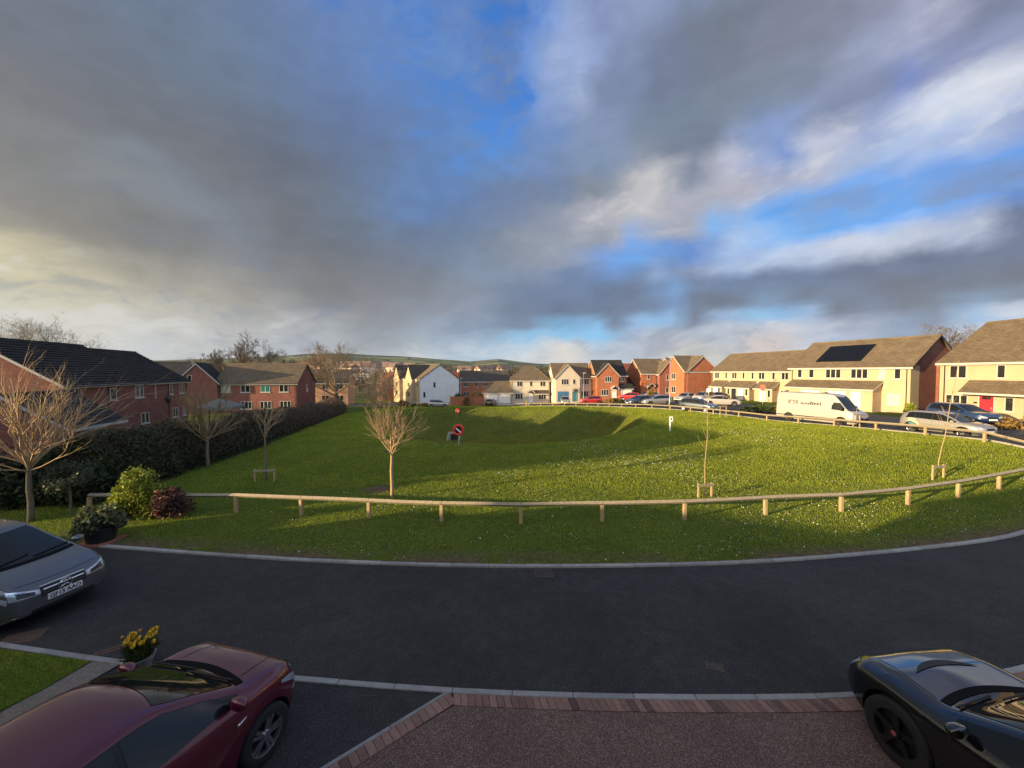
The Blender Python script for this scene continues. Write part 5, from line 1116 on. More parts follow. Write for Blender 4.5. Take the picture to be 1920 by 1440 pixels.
    # wheels
    for xa in ax:
        for sg in (-1, 1):
            yc = sg * (PL(xa) - .105); t_ = MB(); w2 = .105
            t_.lathe([(wr * .66, -w2 * .9), (wr * .9, -w2), (wr * .98, -w2 * .8), (wr, -w2 * .4), (wr, w2 * .4), (wr * .98, w2 * .8), (wr * .9, w2), (wr * .66, w2 * .9)], 28, 'y', (xa, yc, wr)); wo_ = t_.build('wheel', M['rubber'], e, True)
            r_ = MB(); yo = yc + sg * w2 * .78; r_.lathe([(wr * .68, -sg * .05), (wr * .69, sg * .012), (wr * .63, sg * .005), (wr * .61, -sg * .05)], 28, 'y', (xa, yo, wr)); nsp = 10 if det > 1 and rim == 'alloy' else 5
            for k in range(nsp):
                t1 = 2 * pi * k / nsp + .3; dv = Vector((cos(t1), 0, sin(t1))); c_ = Vector((xa, yo - sg * .02, wr)); wsp = wr * (.055 if nsp == 10 else .10)
                if nsp == 10: t2 = t1 + (.16 if k % 2 else -.16) * 1.0; dv2 = Vector((cos(t2), 0, sin(t2)))
                else: dv2 = dv
                a_ = c_ + dv * wr * .14; b_ = c_ + dv2 * wr * .66 + Vector((0, sg * .012, 0)); sd_ = Vector((-dv.z, 0, dv.x)); th = Vector((0, sg * .012, 0))
                for s1, s2 in ((-1, 1),):
                    r_.face([a_ - sd_ * wsp + th, b_ - sd_ * wsp + th, b_ + sd_ * wsp + th, a_ + sd_ * wsp + th]); r_.face([a_ - sd_ * wsp - th, b_ - sd_ * wsp - th, b_ - sd_ * wsp + th, a_ - sd_ * wsp + th]); r_.face([a_ + sd_ * wsp + th, b_ + sd_ * wsp + th, b_ + sd_ * wsp - th, a_ + sd_ * wsp - th])
            r_.lathe([(0, sg * .016), (wr * .15, sg * .014), (wr * .17, -sg * .02)], 16, 'y', (xa, yo, wr)); r_.build('rim', M[rim], wo_)
            d_ = MB(); d_.lathe([(0, 0), (wr * .64, 0)], 20, 'y', (xa, yc + sg * .005, wr)); d_.build('brake_disc', M['black_plastic'], wo_)
    if extra: extra(dict(e=e, hit=hit, patch=patch, side=side, down=down, front=front, rear=rear, st=st, hl=hl, TOP=TOP, BELT=BELT, PL=PL, RF=RF, Wd=Wd, zs=zs, ax=ax, wr=wr))
    return e

def lettering(txt, size, mat, parent, mtx, fit=None, depth=.001, name='lettering'):
    cu = bpy.data.curves.new('t', 'FONT'); cu.body = txt; cu.size = size * 1.38; cu.align_x = 'CENTER'; cu.align_y = 'CENTER'; cu.extrude = depth; cu.offset = size * .035
    o = bpy.data.objects.new('t', cu); COL.objects.link(o); dg = bpy.context.evaluated_depsgraph_get(); dg.update(); me = bpy.data.meshes.new_from_object(o.evaluated_get(dg)); bpy.data.objects.remove(o); bpy.data.curves.remove(cu)
    v = np.empty(len(me.vertices) * 3, np.float32); me.vertices.foreach_get('co', v); v = v.reshape(-1, 3); v[:, 0] -= (v[:, 0].max() + v[:, 0].min()) / 2; v[:, 1] -= (v[:, 1].max() + v[:, 1].min()) / 2
    if fit: v[:, 0] *= fit / (v[:, 0].max() - v[:, 0].min())
    v[:, 1] *= size * .8 / (v[:, 1].max() - v[:, 1].min()) if not any(c in 'gjpqy' for c in txt) else 1
    me.vertices.foreach_set('co', v.ravel()); me.materials.clear(); me.materials.append(M[mat]); me.transform(mtx); me.update()
    q_ = bpy.data.objects.new(name, me); COL.objects.link(q_); q_.parent = parent; return q_

M['p_maroon'] = paint_mat('maroon_metallic', (.12, .009, .026), .35, .32, .25); M['p_grey'] = paint_mat('grey_metallic', (.15, .155, .165), .6, .32, .2); M['p_black'] = paint_mat('black_gloss', (.005, .006, .007), .0, .05)
M['p_white'] = paint_mat('white_gloss', (.42, .395, .365), 0, .3); M['p_silver'] = paint_mat('silver_metallic', (.40, .385, .365), .55, .35, .12); M['p_red'] = paint_mat('red_gloss', (.5, .02, .025), 0, .3); M['p_dark'] = paint_mat('dark_gloss', (.014, .015, .017), 0, .25)
M['p_blue'] = paint_mat('blue_metallic', (.02, .05, .14), .3, .3, .2); M['p_slate'] = paint_mat('slate_blue_metallic', (.05, .07, .10), .4, .3, .2); M['art_orange'] = simple('orange_vinyl', (.6, .25, .06), .4); M['art_blue'] = simple('teal_vinyl', (.1, .25, .32), .4); M['art_cream'] = simple('cream_vinyl', (.62, .5, .3), .4)

# grey people-carrier, front towards the viewer's right
def grey_extra(k):
    e, hit, patch, front = k['e'], k['hit'], k['patch'], k['front']; yf = k['PL'](.93 * k['hl']); zl = k['BELT'](.9 * k['hl']) - .01; zg = zl - .17
    us = np.linspace(-.44, .44, 11) * yf; patch('grille_mesh', 'black_plastic', list(us), [zg - .03 + .02 * abs(u) for u in us], [zg + .15] * 11, 4, front, .008)
    for zz in (zg + .03, zg + .09):
        us = np.linspace(-.40, .40, 9) * yf; patch('grille_bar', 'chrome', list(us), [zz - .009] * 9, [zz + .009] * 9, 1, front, .016)
    us = np.linspace(-.44, .44, 9) * yf; patch('grille_surround', 'chrome', list(us), [zg + .15] * 9, [zg + .163] * 9, 1, front, .008)
    p, n = hit((5, 0, zg + .06), (-1, 0, 0)); m_ = MB(); c = Vector((p.x + .03, 0, p.z)); R = .10
    m_.tube([c + Vector((0, R * cos(a), R * sin(a))) for a in np.linspace(0, 2 * pi, 25)], [.009] * 25, 6, cap=False)
    for j in range(3):
        a = pi / 2 + j * 2 * pi / 3; t_ = c + Vector((0, R * cos(a), R * sin(a))); m_.tube([c, t_], [.014, .004], 5)
    m_.build('emblem', M['chrome'], e, True)
    for sg in (-1, 1):
        us = np.linspace(.60, .93, 7) * yf; patch('bumper_trim', 'chrome', [sg * u for u in us], [k['zs'] + .115 + .03 * t for t in range(7)] if False else list(np.linspace(k['zs'] + .10, k['zs'] + .16, 7)), list(np.linspace(k['zs'] + .115, k['zs'] + .18, 7)), 1, front, .012)
    for sg in (-1, 1):
        us = np.linspace(.60 * k['hl'], .93 * k['hl'], 10); m2 = MB()
        for x in us:
            for w in (-.005, .005): q2, n2 = hit((x, sg * (k['RF'](x) * .99 + w), 4), (0, 0, -1)); m2.v.append(tuple(q2 + n2 * .003))
        for i in range(9): m2.f.append((2 * i, 2 * i + 1, 2 * i + 3, 2 * i + 2)); m2.m.append(0)
        m2.build('bonnet_gap', M['ink'], e)
        us = np.linspace(.50, .93, 9) * yf; patch('lamp_strip', 'chrome', [sg * u for u in us], [zl - .075 + .10 * t for t in np.linspace(0, 1, 9)], [zl - .06 + .115 * t for t in np.linspace(0, 1, 9)], 1, front, .010)
        us = np.linspace(.80, .94, 7) * k['hl']; patch('headlight', 'lens', list(us), [k['BELT'](u) - .09 - .03 * t for t, u in zip(np.linspace(0, 1, 7), us)], [k['BELT'](u) - .05 + .02 * t for t, u in zip(np.linspace(0, 1, 7), us)], 4, k['side'](sg), .006)
    us = np.linspace(-.34, .34, 11) * k['Wd']; m2 = MB()
    for y in us:
        for w in (-.005, .005): q2, n2 = hit((.93 * k['hl'] - .05 * (y / .6) ** 2 + w, y, 4), (0, 0, -1)); m2.v.append(tuple(q2 + n2 * .003))
    for i in range(10): m2.f.append((2 * i, 2 * i + 1, 2 * i + 3, 2 * i + 2)); m2.m.append(0)
    m2.build('bonnet_gap', M['ink'], e)
    us = np.linspace(-.6, .6, 11) * yf; patch('splitter', 'chrome', list(us), [k['zs'] + .045] * 11, [k['zs'] + .06] * 11, 1, front, .008)
vehicle('parked_car', 'grey metallic people carrier with three-pointed star grille, parked at the left edge', 'mpv', (-11.1, 7.95), 350, 'p_grey', 2, scale=(1, 1.0, 1.05), plate='GF15 AAO', extra=grey_extra, z=0.0)
def maroon_extra(k):
    e, hit, patch, down, side = k['e'], k['hit'], k['patch'], k['down'], k['side']; hl = k['hl']
    for sg in (-1, 1):
        us = np.linspace(.80, .955, 7) * hl; patch('headlight', 'lens', list(us), [k['BELT'](u) - .10 - .05 * t for t, u in zip(np.linspace(0, 1, 7), us)], [k['BELT'](u) - .065 + .035 * t for t, u in zip(np.linspace(0, 1, 7), us)], 4, side(sg), .007)
        xs_ = np.linspace(.66 * hl, .92 * hl, 9); m_ = MB()
        for x in xs_:
            for w in (-.006, .006): p, n = hit((x, sg * (k['RF'](x) * (.62 + .10 * (1 - (x / hl - .66) / .26))) + w, 4), (0, 0, -1)); m_.v.append(tuple(p + n * .003))
        for i in range(8): m_.f.append((2 * i, 2 * i + 1, 2 * i + 3, 2 * i + 2)); m_.m.append(0)
        m_.build('bonnet_crease', M['ink'], e)
        p, n = hit((.52 * hl, sg * 3, k['BELT'](.5 * hl) - .20), (0, -sg, 0)); b_ = MB(); b_.tube([p + Vector((-.06, 0, -.01)) + n * .004, p + Vector((.06, 0, .02)) + n * .004], [.02, .008], 6); b_.build('side_repeater', M['chrome'], e, True)
vehicle('parked_car', 'maroon compact car seen from above at the bottom left corner', 'compact', (-4.31, 3.59), 74, 'p_maroon', 2, extra=maroon_extra, z=0.0)
def black_extra(k):
    e, hit, patch, down = k['e'], k['hit'], k['patch'], k['down']; hl = k['hl']
    us = np.linspace(-.48, .48, 15); patch('bonnet_vent', 'ink', list(us), [.735 * hl - .10 * (u / .48) ** 2 - .03 * (1 - (u / .48) ** 2) for u in us], [.735 * hl - .10 * (u / .48) ** 2 + .08 * (1 - (u / .48) ** 2) for u in us], 3, down, .008)
    for sg in (-1, 1):
        us = np.linspace(.54 * hl, .94 * hl, 9); m_ = MB()
        for i, x in enumerate(us):
            for w in (-.005, .005): p, n = hit((x, sg * (k['RF'](x) * .90 + w), 4), (0, 0, -1)); m_.v.append(tuple(p + n * .003))
        for i in range(8): m_.f.append((2 * i, 2 * i + 1, 2 * i + 3, 2 * i + 2)); m_.m.append(0)
        m_.build('bonnet_gap', M['ink'], e)
    for xa in k['ax']:
        for sg in (-1, 1):
            c_ = MB(); yo = sg * (k['PL'](xa) - .105 + .105 * .78 + .022); c_.lathe([(0, sg * .006), (.03, sg * .004), (.032, 0)], 12, 'y', (xa, yo, k['wr'])); c_.build('hub_cap', M['red_badge'], e)
M['red_badge'] = simple('red_badge', (.35, .1, .09), .3)
vehicle('parked_car', 'glossy black low car with bonnet scoop at the bottom right corner', 'crossover', (5.9, 3.3), 97, 'p_black', 2, rim='alloy_k', extra=black_extra, z=0.0)
# vehicles across the green
def van_extra(k):
    e, hit, patch, side = k['e'], k['hit'], k['patch'], k['side']
    for sg in (-1, 1):
        p, n = hit((-.25, sg * 3, 1.62), (0, -sg, 0)); y = p.y + sg * .012
        R = Matrix.Rotation(pi / 2, 4, 'X') if sg < 0 else Matrix.Rotation(pi, 4, 'Z') @ Matrix.Rotation(pi / 2, 4, 'X')
        lettering('arditti', .50, 'grey_ink', e, Matrix.Translation((-.25 * 1, y, 1.60)) @ R, fit=1.55)
        dx = 1 if sg < 0 else -1; P = lambda a, b: (-.25 - dx * 1.35 + dx * a, b)
        m_ = MB()
        for (a0, a1, b0, b1) in ((-.42, -.22, 1.30, 1.86), (-.22, .12, 1.76, 1.86), (.02, .12, 1.38, 1.76), (-.14, .12, 1.30, 1.38), (-.14, -.06, 1.38, 1.58), (-.06, .02, 1.52, 1.58), (.2, .36, 1.30, 1.86)):
            q0 = P(a0, b0); q1 = P(a1, b1); m_.box(min(q0[0], q1[0]), max(q0[0], q1[0]), y - .002, y + .002, b0, b1)
        m_.build('logo', M['pale_ink'], e); m_ = MB()
        for j, (zz, xs2) in enumerate(((1.12, ((-1.7, -1.1), (-1.0, -.8), (-.7, -.1), (0, .55), (.7, 1.0))), (.86, ((-.2, .5), (.6, .95))))):
            for a, b in xs2: m_.box(a, b, y - .002, y + .002, zz, zz + .035)
        m_.build('small_lettering', M['pale_ink'], e)
        us = np.linspace(-2.9, 2.2, 20); patch('side_rub_strip', 'black_plastic', list(us), [.50] * 20, [.58] * 20, 1, side(sg), .01)
    us = np.linspace(-.93, .93, 11); patch('front_bumper', 'black_plastic', list(us), [.3] * 11, [.72] * 11, 3, k['front'], .008)
vehicle('delivery_van', 'white high-roofed delivery van lettered arditti on its side', 'van', (25.9, 32.2), 294, 'p_white', 1, cat='van', extra=van_extra, rim='alloy_k', z=.62)
def c4_extra(k):
    e, hit, patch, side = k['e'], k['hit'], k['patch'], k['side']
    for sg in (-1,):
        for nm, mat, pts_ in (('vinyl_graphic', 'art_blue', [(-1.45, .42, .78), (-1.2, .40, .86), (-1.0, .40, .66)]), ('vinyl_graphic', 'art_cream', [(-1.5, .78, .98), (-1.3, .80, 1.0), (-1.1, .62, .95), (-.9, .5, .70)]), ('vinyl_graphic', 'art_orange', [(-1.05, .35, .60), (-.85, .36, .66), (-.62, .34, .44)])):
            patch(nm, mat, [a for a, b, c in pts_], [b for a, b, c in pts_], [c for a, b, c in pts_], 2, side(sg), .006)
vehicle('parked_car', 'silver crossover with dark roof and colourful vinyl graphic beside the far knee rail', 'hatch', (28.3, 25.0), 283, 'p_silver', 1, arch=.05, scale=(1.01, 1, 1), extra=c4_extra, z=.78)
vehicle('parked_car', 'dark blue car parked in front of the red arched door', 'suv', (34.4, 29.3), 264, 'p_blue', 1, z=.9)
cars = [((-14.2, 74.5), 5, 'hatch', 'p_silver', 'silver hatchback parked side-on before the white gable'), ((-4.4, 80.5), 80, 'hatch', 'p_dark', 'black hatchback standing in front of the double garage'),
        ((10.4, 75), 262, 'suv', 'p_silver', 'silver car facing out from the blue garage door'), ((14.6, 71.5), 186, 'hatch', 'p_red', 'red hatchback parked side-on between the cream and brick houses'),
        ((22.4, 73.5), 160, 'hatch', 'p_red', 'bright red car in front of the white garage door'), ((25.6, 72.5), 190, 'hatch', 'p_white', 'small white hatchback by the dark garage link'),
        ((20.6, 55), 190, 'mpv', 'p_silver', 'silver people carrier parked near the foot of the tall lamp post'), ((18.4, 55.5), 200, 'suv', 'p_slate', 'dark grey car behind the silver people carrier'),
        ((27.2, 60), 215, 'saloon', 'p_white', 'leftmost of the white cars parked nose-out by the blank brick gable'), ((29.2, 58.5), 215, 'suv', 'p_white', 'middle white car of those by the blank brick gable'),
        ((32.2, 60), 215, 'saloon', 'p_dark', 'black saloon half hidden behind the white saloon'), ((21.6, 44.5), 308, 'hatch', 'p_slate', 'slate blue hatchback at the kerb just behind the knee rail'),
        ((28.0, 51.5), 345, 'saloon', 'p_white', 'white saloon in front of the far cream terrace')]
for (loc, hd, sty, pnt, lab) in cars: vehicle('parked_car', lab, sty, loc, hd, pnt, 1, group='cars parked round the estate road')
# ------------------------------------------------------------------ knee rails
def knee_rail(name, label, P, hgt, zf, seed, ends=True):
    r = np.random.default_rng(seed); e = empty(name, (P[0][0], P[0][1], zf(*P[0])), 0, label, 'fence'); o = np.array([P[0][0], P[0][1], zf(*P[0])])
    tops = []
    for i, (x, y) in enumerate(P):
        a = P[min(i + 1, len(P) - 1)]; b = P[max(i - 1, 0)]; th = atan2(a[1] - b[1], a[0] - b[0]) + r.normal(0, .05); mb = MB(); w = .052; z0 = zf(x, y); lean = r.normal(0, .012, 2)
        def PP(u, v, z): return (x - o[0] + cos(th) * u - sin(th) * v + lean[0] * z, y - o[1] + sin(th) * u + cos(th) * v + lean[1] * z, z0 - o[2] + z)
        mb.box(-w, w, -w, w, -.3, hgt - .12 + r.normal(0, .008), PP); po = mb.build('post', M['post'], e); bv = po.modifiers.new('b', 'BEVEL'); bv.width = .008
        tops.append(Vector((x - o[0], y - o[1], z0 - o[2] + hgt - .06)))
        mb = MB(); mb.tube([tops[-1] + Vector((0, 0, -.09)), tops[-1] + Vector((0, 0, .062))], [.074, .074], 8) if False else None
    for a, b in zip(tops[:-1], tops[1:]):
        d = (b - a).normalized(); s_ = Vector((-d.y, d.x, 0)); u_ = d.cross(s_); mb = MB(); h = .07; L = (b - a).length; sg = r.normal(0, .006)
        def PP(u, v, z): return tuple(a + d * u + s_ * v - u_ * -z + Vector((0, 0, sg * (1 - (2 * u / L - 1) ** 2))))
        c = [(0, -h), (h, 0), (0, h), (-h, 0)]; n = 6
        for i in range(n + 1):
            for (v, z) in c: mb.v.append(PP(.006 + (L - .012) * i / n, v, z))
        for i in range(n):
            for k in range(4): q_ = i * 4 + k; q2 = i * 4 + (k + 1) % 4; mb.f.append((q_, q2, q2 + 4, q_ + 4)); mb.m.append(0)
        mb.f.append((3, 2, 1, 0)); mb.f.append(tuple(n * 4 + k for k in range(4))); mb.m += [0, 0]
        mb.build('rail', M['timber'], e)
    for t_ in tops:
        mb = MB(); mb.box(t_.x - .012, t_.x + .012, t_.y - .09, t_.y + .09, t_.z - .1, t_.z + .088) if False else None
    return e
zg = lambda x, y: float(T(x, y)) + .03
F1PX = [(168, 961), (305, 961), (443, 963), (565, 967), (692, 974), (828, 980), (977, 981), (1129, 978), (1283, 975), (1435, 968), (1577, 960), (1702, 947), (1796, 934), (1873, 918), (1960, 901), (2040, 884)]
knee_rail('knee_rail_fence', 'weathered timber knee rail curving across the grass nearest the road', [ground_pt(a, b, .03) for a, b in F1PX], .66, lambda x, y: zg(x, y) if y > yk(x) else .03, 1)
P2 = resample(F2, 3.0)
knee_rail('knee_rail_fence', 'distant pale timber knee rail along the far estate road', [tuple(p) for p in P2], .62, zg, 2)
# ------------------------------------------------------------------ trees on the green
def at(px, py, dz=0.03):
    x, y = ground_pt(px, py, dz); return (x, y, float(T(x, y)) + dz)
young_tree('bare_tree', 'bare young tree with dense fan of twigs behind the grey car', (-15.7, 12.4, .0), 5.2, 1.75, .08, 1.08, 11, limbs=24, twigs=10)
young_tree('bare_tree', 'sunlit bare young tree with pale trunk just behind the front knee rail', at(735, 935), 3.75, 1.8, .06, 1.05, 12, limbs=20, twigs=9, bark='twig', lean=.0)
young_tree('bare_tree', 'bare tree with pale trunk in front of the dark hedge', at(390, 878), 4.2, 1.5, .075, 1.0, 13, limbs=22, twigs=10, twig='twig_gold')
young_tree('bare_tree', 'slender bare tree rising from a wooden guard near the hedge', at(499, 903), 3.7, 2.1, .045, .9, 14, limbs=9, twigs=6, twig='twig')
def sapling(label, loc, h, lean, seed):
    r = np.random.default_rng(seed); e = empty('sapling', loc, 0, label, 'sapling', 'staked saplings on the green'); m_ = MB(); P = [(lean * z + .02 * sin(3 * z + seed), .01 * sin(2 * z), z) for z in np.linspace(-.1, h, 12)]
    m_.tube(P, [.022 * (1 - .7 * i / 11) for i in range(12)], 6); m_.build('trunk', M['twig'], e, True); m_ = MB()
    for k in range(9):
        i = r.integers(5, 11); p = Vector(P[i]); a = r.uniform(0, 2 * pi); L = r.uniform(.3, .9) * (1 - i / 16); m_.tube([p, p + Vector((cos(a) * L * .4, sin(a) * L * .4, L * .5)), p + Vector((cos(a) * L * .6, sin(a) * L * .6, L))], [.007, .005, .003], 4)
    m_.build('crown', M['twig'], e, True)
def guard(label, loc, h, w, rot=0.0):
    e = empty('tree_stake', loc, rot, label, 'tree stake', 'wooden stakes guarding the saplings')
    for sg in (-1, 1): m_ = MB(); m_.box(sg * w / 2 - .03, sg * w / 2 + .03, -.03, .03, -.2, h); m_.build('stake', M['post'], e)
    m_ = MB(); m_.box(-w / 2 - .06, w / 2 + .06, -.047, -.032, h - .12, h - .03); m_.build('crossbar', M['timber'], e)
for (px, py, h, ln, sw, sh, lab, lab2) in ((1320, 932, 4.2, .03, .58, .56, 'thin leafless sapling standing nearest the front rail right of centre', 'low stake frame round the thin sapling right of centre'),
        (1755, 897, 5.0, .16, .6, .6, 'tall leaning sapling before the nearest cream house', 'stake frame at the foot of the tall leaning sapling'),
        (1604, 801, 2.9, .06, .62, 1.05, 'dark slim sapling beside the nose of the white van', 'tall pale stakes beside the nose of the white van'),
        (1355, 783, 2.2, .02, .7, 1.2, 'short sapling between stakes left of the white van', 'stakes standing beyond the knee rail left of the white van')):
    p = at(px, py); sapling(lab, p, h, ln, px); guard(lab2, (p[0], p[1] - .08, p[2]), sh, sw, .2)
p = at(499, 903); guard('stake frame round the slender bare tree near the hedge', (p[0], p[1] - .1, p[2]), .58, .82, .1)
# ------------------------------------------------------------------ hedge and shrubs
e = empty('hedge', (-15.4, 15, 0), 0, 'long overgrown hedge running away along the left of the green', 'hedge'); o_ = np.array([-15.4, 15, 0.])
r = np.random.default_rng(5); HL = resample(HEDGE, .25); d = np.gradient(HL, axis=0); d /= np.linalg.norm(d, axis=1)[:, None]; nn = np.stack([-d[:, 1], d[:, 0]], 1)
def hedge_pts(n, surf, zlo, zhi):
    i = r.random(n) ** 1.35 * (len(HL) - 1); i0 = i.astype(int); C = HL[i0] + d[i0] * r.uniform(0, .25, (n, 1)); a = r.uniform(-.15, pi, n); rad = surf(n); hv = 1.55 + .75 * vnoise(C[:, 0], C[:, 1], .5, 3) + .25 * vnoise(C[:, 0], C[:, 1], 1.7, 4) + .25 * sm(28, 14, C[:, 1]) 
    zc = np.sin(a) * rad; s_ = np.cos(a) * rad; wv = 1.5 + .4 * vnoise(C[:, 0], C[:, 1], .9, 8)
    P = C + nn[i0] * (1.75 - s_ * wv)[:, None]; z = T(P[:, 0], P[:, 1]) * 0 + T(C[:, 0], C[:, 1]) + np.clip(zc, -.1, 2) * hv; k = (z - T(C[:, 0], C[:, 1]) > zlo * hv) & (z - T(C[:, 0], C[:, 1]) < zhi * hv + .01); return np.column_stack([P, z])[k] - o_, hv[k], C[k]
C, _, CC = hedge_pts(60000, lambda n: r.uniform(.72, 1.02, n), -1, 2); far_ = (CC[:, 1] - 14) / 50
keep = r.random(len(C)) < np.clip(1.1 - far_ * 1.6, .12, 1); V, Q = leaf_quads(C[keep], .075, r, .2); np_mesh('foliage', V, Q, M['leaf_dark'], e)
keep = r.random(len(C)) < np.clip(-.05 + far_ * 2.0, .04, 1); V, Q = leaf_quads(C[keep], .09, r, .4, .3); np_mesh('brown_foliage', V, Q, M['leaf_brown'], e)
C, hv, CC = hedge_pts(42000, lambda n: r.uniform(.6, 1.05, n), .15, 3); n = len(C); up_ = np.column_stack([r.normal(0, .4, n), r.normal(0, .4, n), r.uniform(.3, 1, n)]) * r.uniform(.12, .4, (n, 1)); wd = r.normal(size=(n, 3)); wd = np.cross(up_, wd); wd /= np.linalg.norm(wd, axis=1)[:, None]; wd *= .007 * (1 + CC[:, 1:2] / 40)
V = np.stack([C - wd, C + wd, C + up_], 1).reshape(-1, 3); np_mesh('twigs', V, np.arange(3 * n).reshape(n, 3), M['twig_r'], e)
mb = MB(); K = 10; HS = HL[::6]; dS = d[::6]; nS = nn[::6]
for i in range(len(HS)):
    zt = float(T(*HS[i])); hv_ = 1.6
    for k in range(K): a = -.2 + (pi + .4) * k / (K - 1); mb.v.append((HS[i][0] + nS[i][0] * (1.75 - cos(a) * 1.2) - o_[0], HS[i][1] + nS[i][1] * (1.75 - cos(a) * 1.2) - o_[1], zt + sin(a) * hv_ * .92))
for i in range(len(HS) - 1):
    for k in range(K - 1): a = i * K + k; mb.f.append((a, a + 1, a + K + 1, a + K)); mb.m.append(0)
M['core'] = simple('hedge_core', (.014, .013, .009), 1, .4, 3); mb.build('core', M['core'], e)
shrub('golden_shrub', 'sunlit yellow-green shrub on the verge behind the potted plant', (-12.8, 12.9, .03), 1.0, .85, 1.8, M['leaf_yel'], .055, 8500, 1, clumps=34)
shrub('red_shrub', 'red-tipped bushy shrub right of the yellow-green shrub', (-11.35, 12.7, .03), .62, .58, 1.25, M['leaf_red'], .05, 4200, 2)
shrub('laurel', 'dark evergreen laurel mass behind the leftmost bare tree', (-18.4, 14.2, -.1), 1.7, 1.2, 2.5, M['leaf_dark'], .09, 7000, 3)
shrub('laurel', 'second dark evergreen bush to the left of the leftmost tree trunk', (-20.8, 14.0, -.1), 1.4, 1.2, 2.6, M['leaf_dark'], .09, 5000, 4)
shrub('laurel', 'dark evergreen bush between the leftmost tree and the hedge end', (-16.3, 14.4, -.05), 1.1, 1.0, 2.1, M['leaf_dark'], .08, 5000, 6)
for (y0, y1, hz, lab) in ((3.7, 6.15, 2.45, 'taller half of the unseen evergreen hedge added to shade the verge'), (6.25, 8.75, 1.65, 'lower half of the unseen evergreen hedge added to shade the verge')):  # unseen hedge added out of view, sized to cast the verge's shade bands
    e = empty('shade_hedge', (-18, y0, 0), 0, lab, 'hedge'); mb = MB(); mb.box(-.55, .55, 0, y1 - y0, -.1, hz - .08); mb.build('core', M['core'], e); n = 6000; r = np.random.default_rng(int(hz * 100)); f = r.integers(0, 4, n); u = r.uniform(-.62, .62, n); v = r.uniform(-.06, y1 - y0 + .06, n); w = r.uniform(0, hz, n)
    C = np.where((f == 0)[:, None], np.stack([u, v, np.full(n, hz - .04)], 1), np.where((f == 1)[:, None], np.stack([np.full(n, -.6), v, w], 1), np.where((f == 2)[:, None], np.stack([np.full(n, .6), v, w], 1), np.stack([u, np.where(r.random(n) < .5, -.05, y1 - y0 + .05), w], 1)))); V, Q = leaf_quads(C + r.normal(0, .03, (n, 3)), .06, r); np_mesh('foliage', V, Q, M['leaf_dark'], e)
# small olive-grey tree
e = shrub('small_tree', 'little grey-green tree with thin stem between the laurels and the golden shrub', (-15.1, 13.0, 0), .75, .7, 2.1, M['leaf_olive'], .04, 3600, 7, cat='tree', stem=False, lift=.85); mb = MB(); mb.tube([(0, 0, -.1), (.02, 0, .6), (-.03, 0, 1.3)], [.04, .035, .02], 7); mb.build('trunk', M['bark'], e)
# planter
px_, py_ = gnd(172, 1024); e = empty('planter', (px_, py_ + .25, 0.0), .12, 'black tub planter standing on terracotta slab at the drive corner', 'planter'); mb = MB()
mb.lathe([(.24, .06), (.3, .06), (.36, .42), (.385, .42), (.385, .46), (.34, .46), (.33, .40), (0, .40)], 28); mb.v = [(a * 1.0, b, c) for a, b, c in mb.v]; mb.build('tub', M['pot'], e, False); mb = MB(); mb.box(-.42, .40, -.36, .36, .0, .06); mb.build('slab', M['terracotta'], e); mb = MB(); mb.lathe([(0, .405), (.33, .405)], 20); mb.build('soil', M['core'], e)
shrub('variegated_shrub', 'rounded variegated shrub growing in the black tub', (px_, py_ + .25, .40), .62, .55, .82, M['leaf_var'], .055, 2600, 8)
# daffodils
px_, py_ = gnd(262, 1252); e = empty('flower_tub', (px_, py_, .0), 0,  'galvanised tub at the path corner beside the maroon car', 'planter'); mb = MB(); mb.lathe([(0, .01), (.15, .01), (.2, .2), (.21, .21), (.19, .205), (.17, .17), (0, .17)], 28); mb.build('tub', M['steel'], e, True)
for sg in (-1, 1): mb = MB(); mb.tube([(sg * .2, -.05, .17), (sg * .24, 0, .2), (sg * .2, .05, .17)], [.008] * 3, 5); mb.build('handle', M['steel'], e)
mb = MB(); mb.lathe([(0, .175), (.17, .175)], 18); mb.build('soil', M['core'], e)
M['trumpet'] = simple('orange_trumpet', (.75, .36, .01), .5)
e = empty('daffodils', (px_, py_, .17), 0, 'bunch of yellow daffodils blooming in the galvanised tub', 'flowers'); r = np.random.default_rng(9); mb = MB(); fl = MB(); tr_ = MB()
for k in range(220):
    a = r.uniform(0, 2 * pi); rr = .15 * sqrt(r.random()); p = Vector((cos(a) * rr, sin(a) * rr, 0)); L = r.uniform(.15, .30); t_ = p + Vector((cos(a) * rr * .9 + r.normal(0, .05), sin(a) * rr * .9 + r.normal(0, .05), L)); w = Vector((-sin(a), cos(a), 0)) * .008; mb.face([p - w, p + w, (p + t_) / 2 + w + Vector((0, 0, .03)), t_, (p + t_) / 2 - w + Vector((0, 0, .03))])
for k in range(30):
    a = r.uniform(0, 2 * pi); rr = .13 * sqrt(r.random()); p = Vector((cos(a) * rr, sin(a) * rr, 0)); t_ = Vector((p.x * 1.5 + .03 + r.normal(0, .03), p.y * 1.5 + r.normal(0, .03), r.uniform(.25, .42))); mb.tube([p, (p + t_) / 2 + Vector((0, 0, .03)), t_], [.005] * 3, 4)
    fl = MB(); tr_ = MB(); fd = Vector((r.normal(0, .5), -.7 + r.normal(0, .4), .5)).normalized(); u_ = fd.orthogonal().normalized(); v_ = fd.cross(u_)
    for j in range(6):
        b = j * pi / 3; q1 = u_ * cos(b) + v_ * sin(b); q2 = fd.cross(q1); fl.face([t_, t_ + q1 * .024 + q2 * .014, t_ + q1 * .046, t_ + q1 * .024 - q2 * .014])
    tr_.tube([t_, t_ + fd * .03], [.010, .016], 7, cap=False); fo_ = fl.build('flower', M['petal'], e); tr_.build('trumpet', M['trumpet'], fo_)
mb.build('leaves', M['leaf_mid'], e)
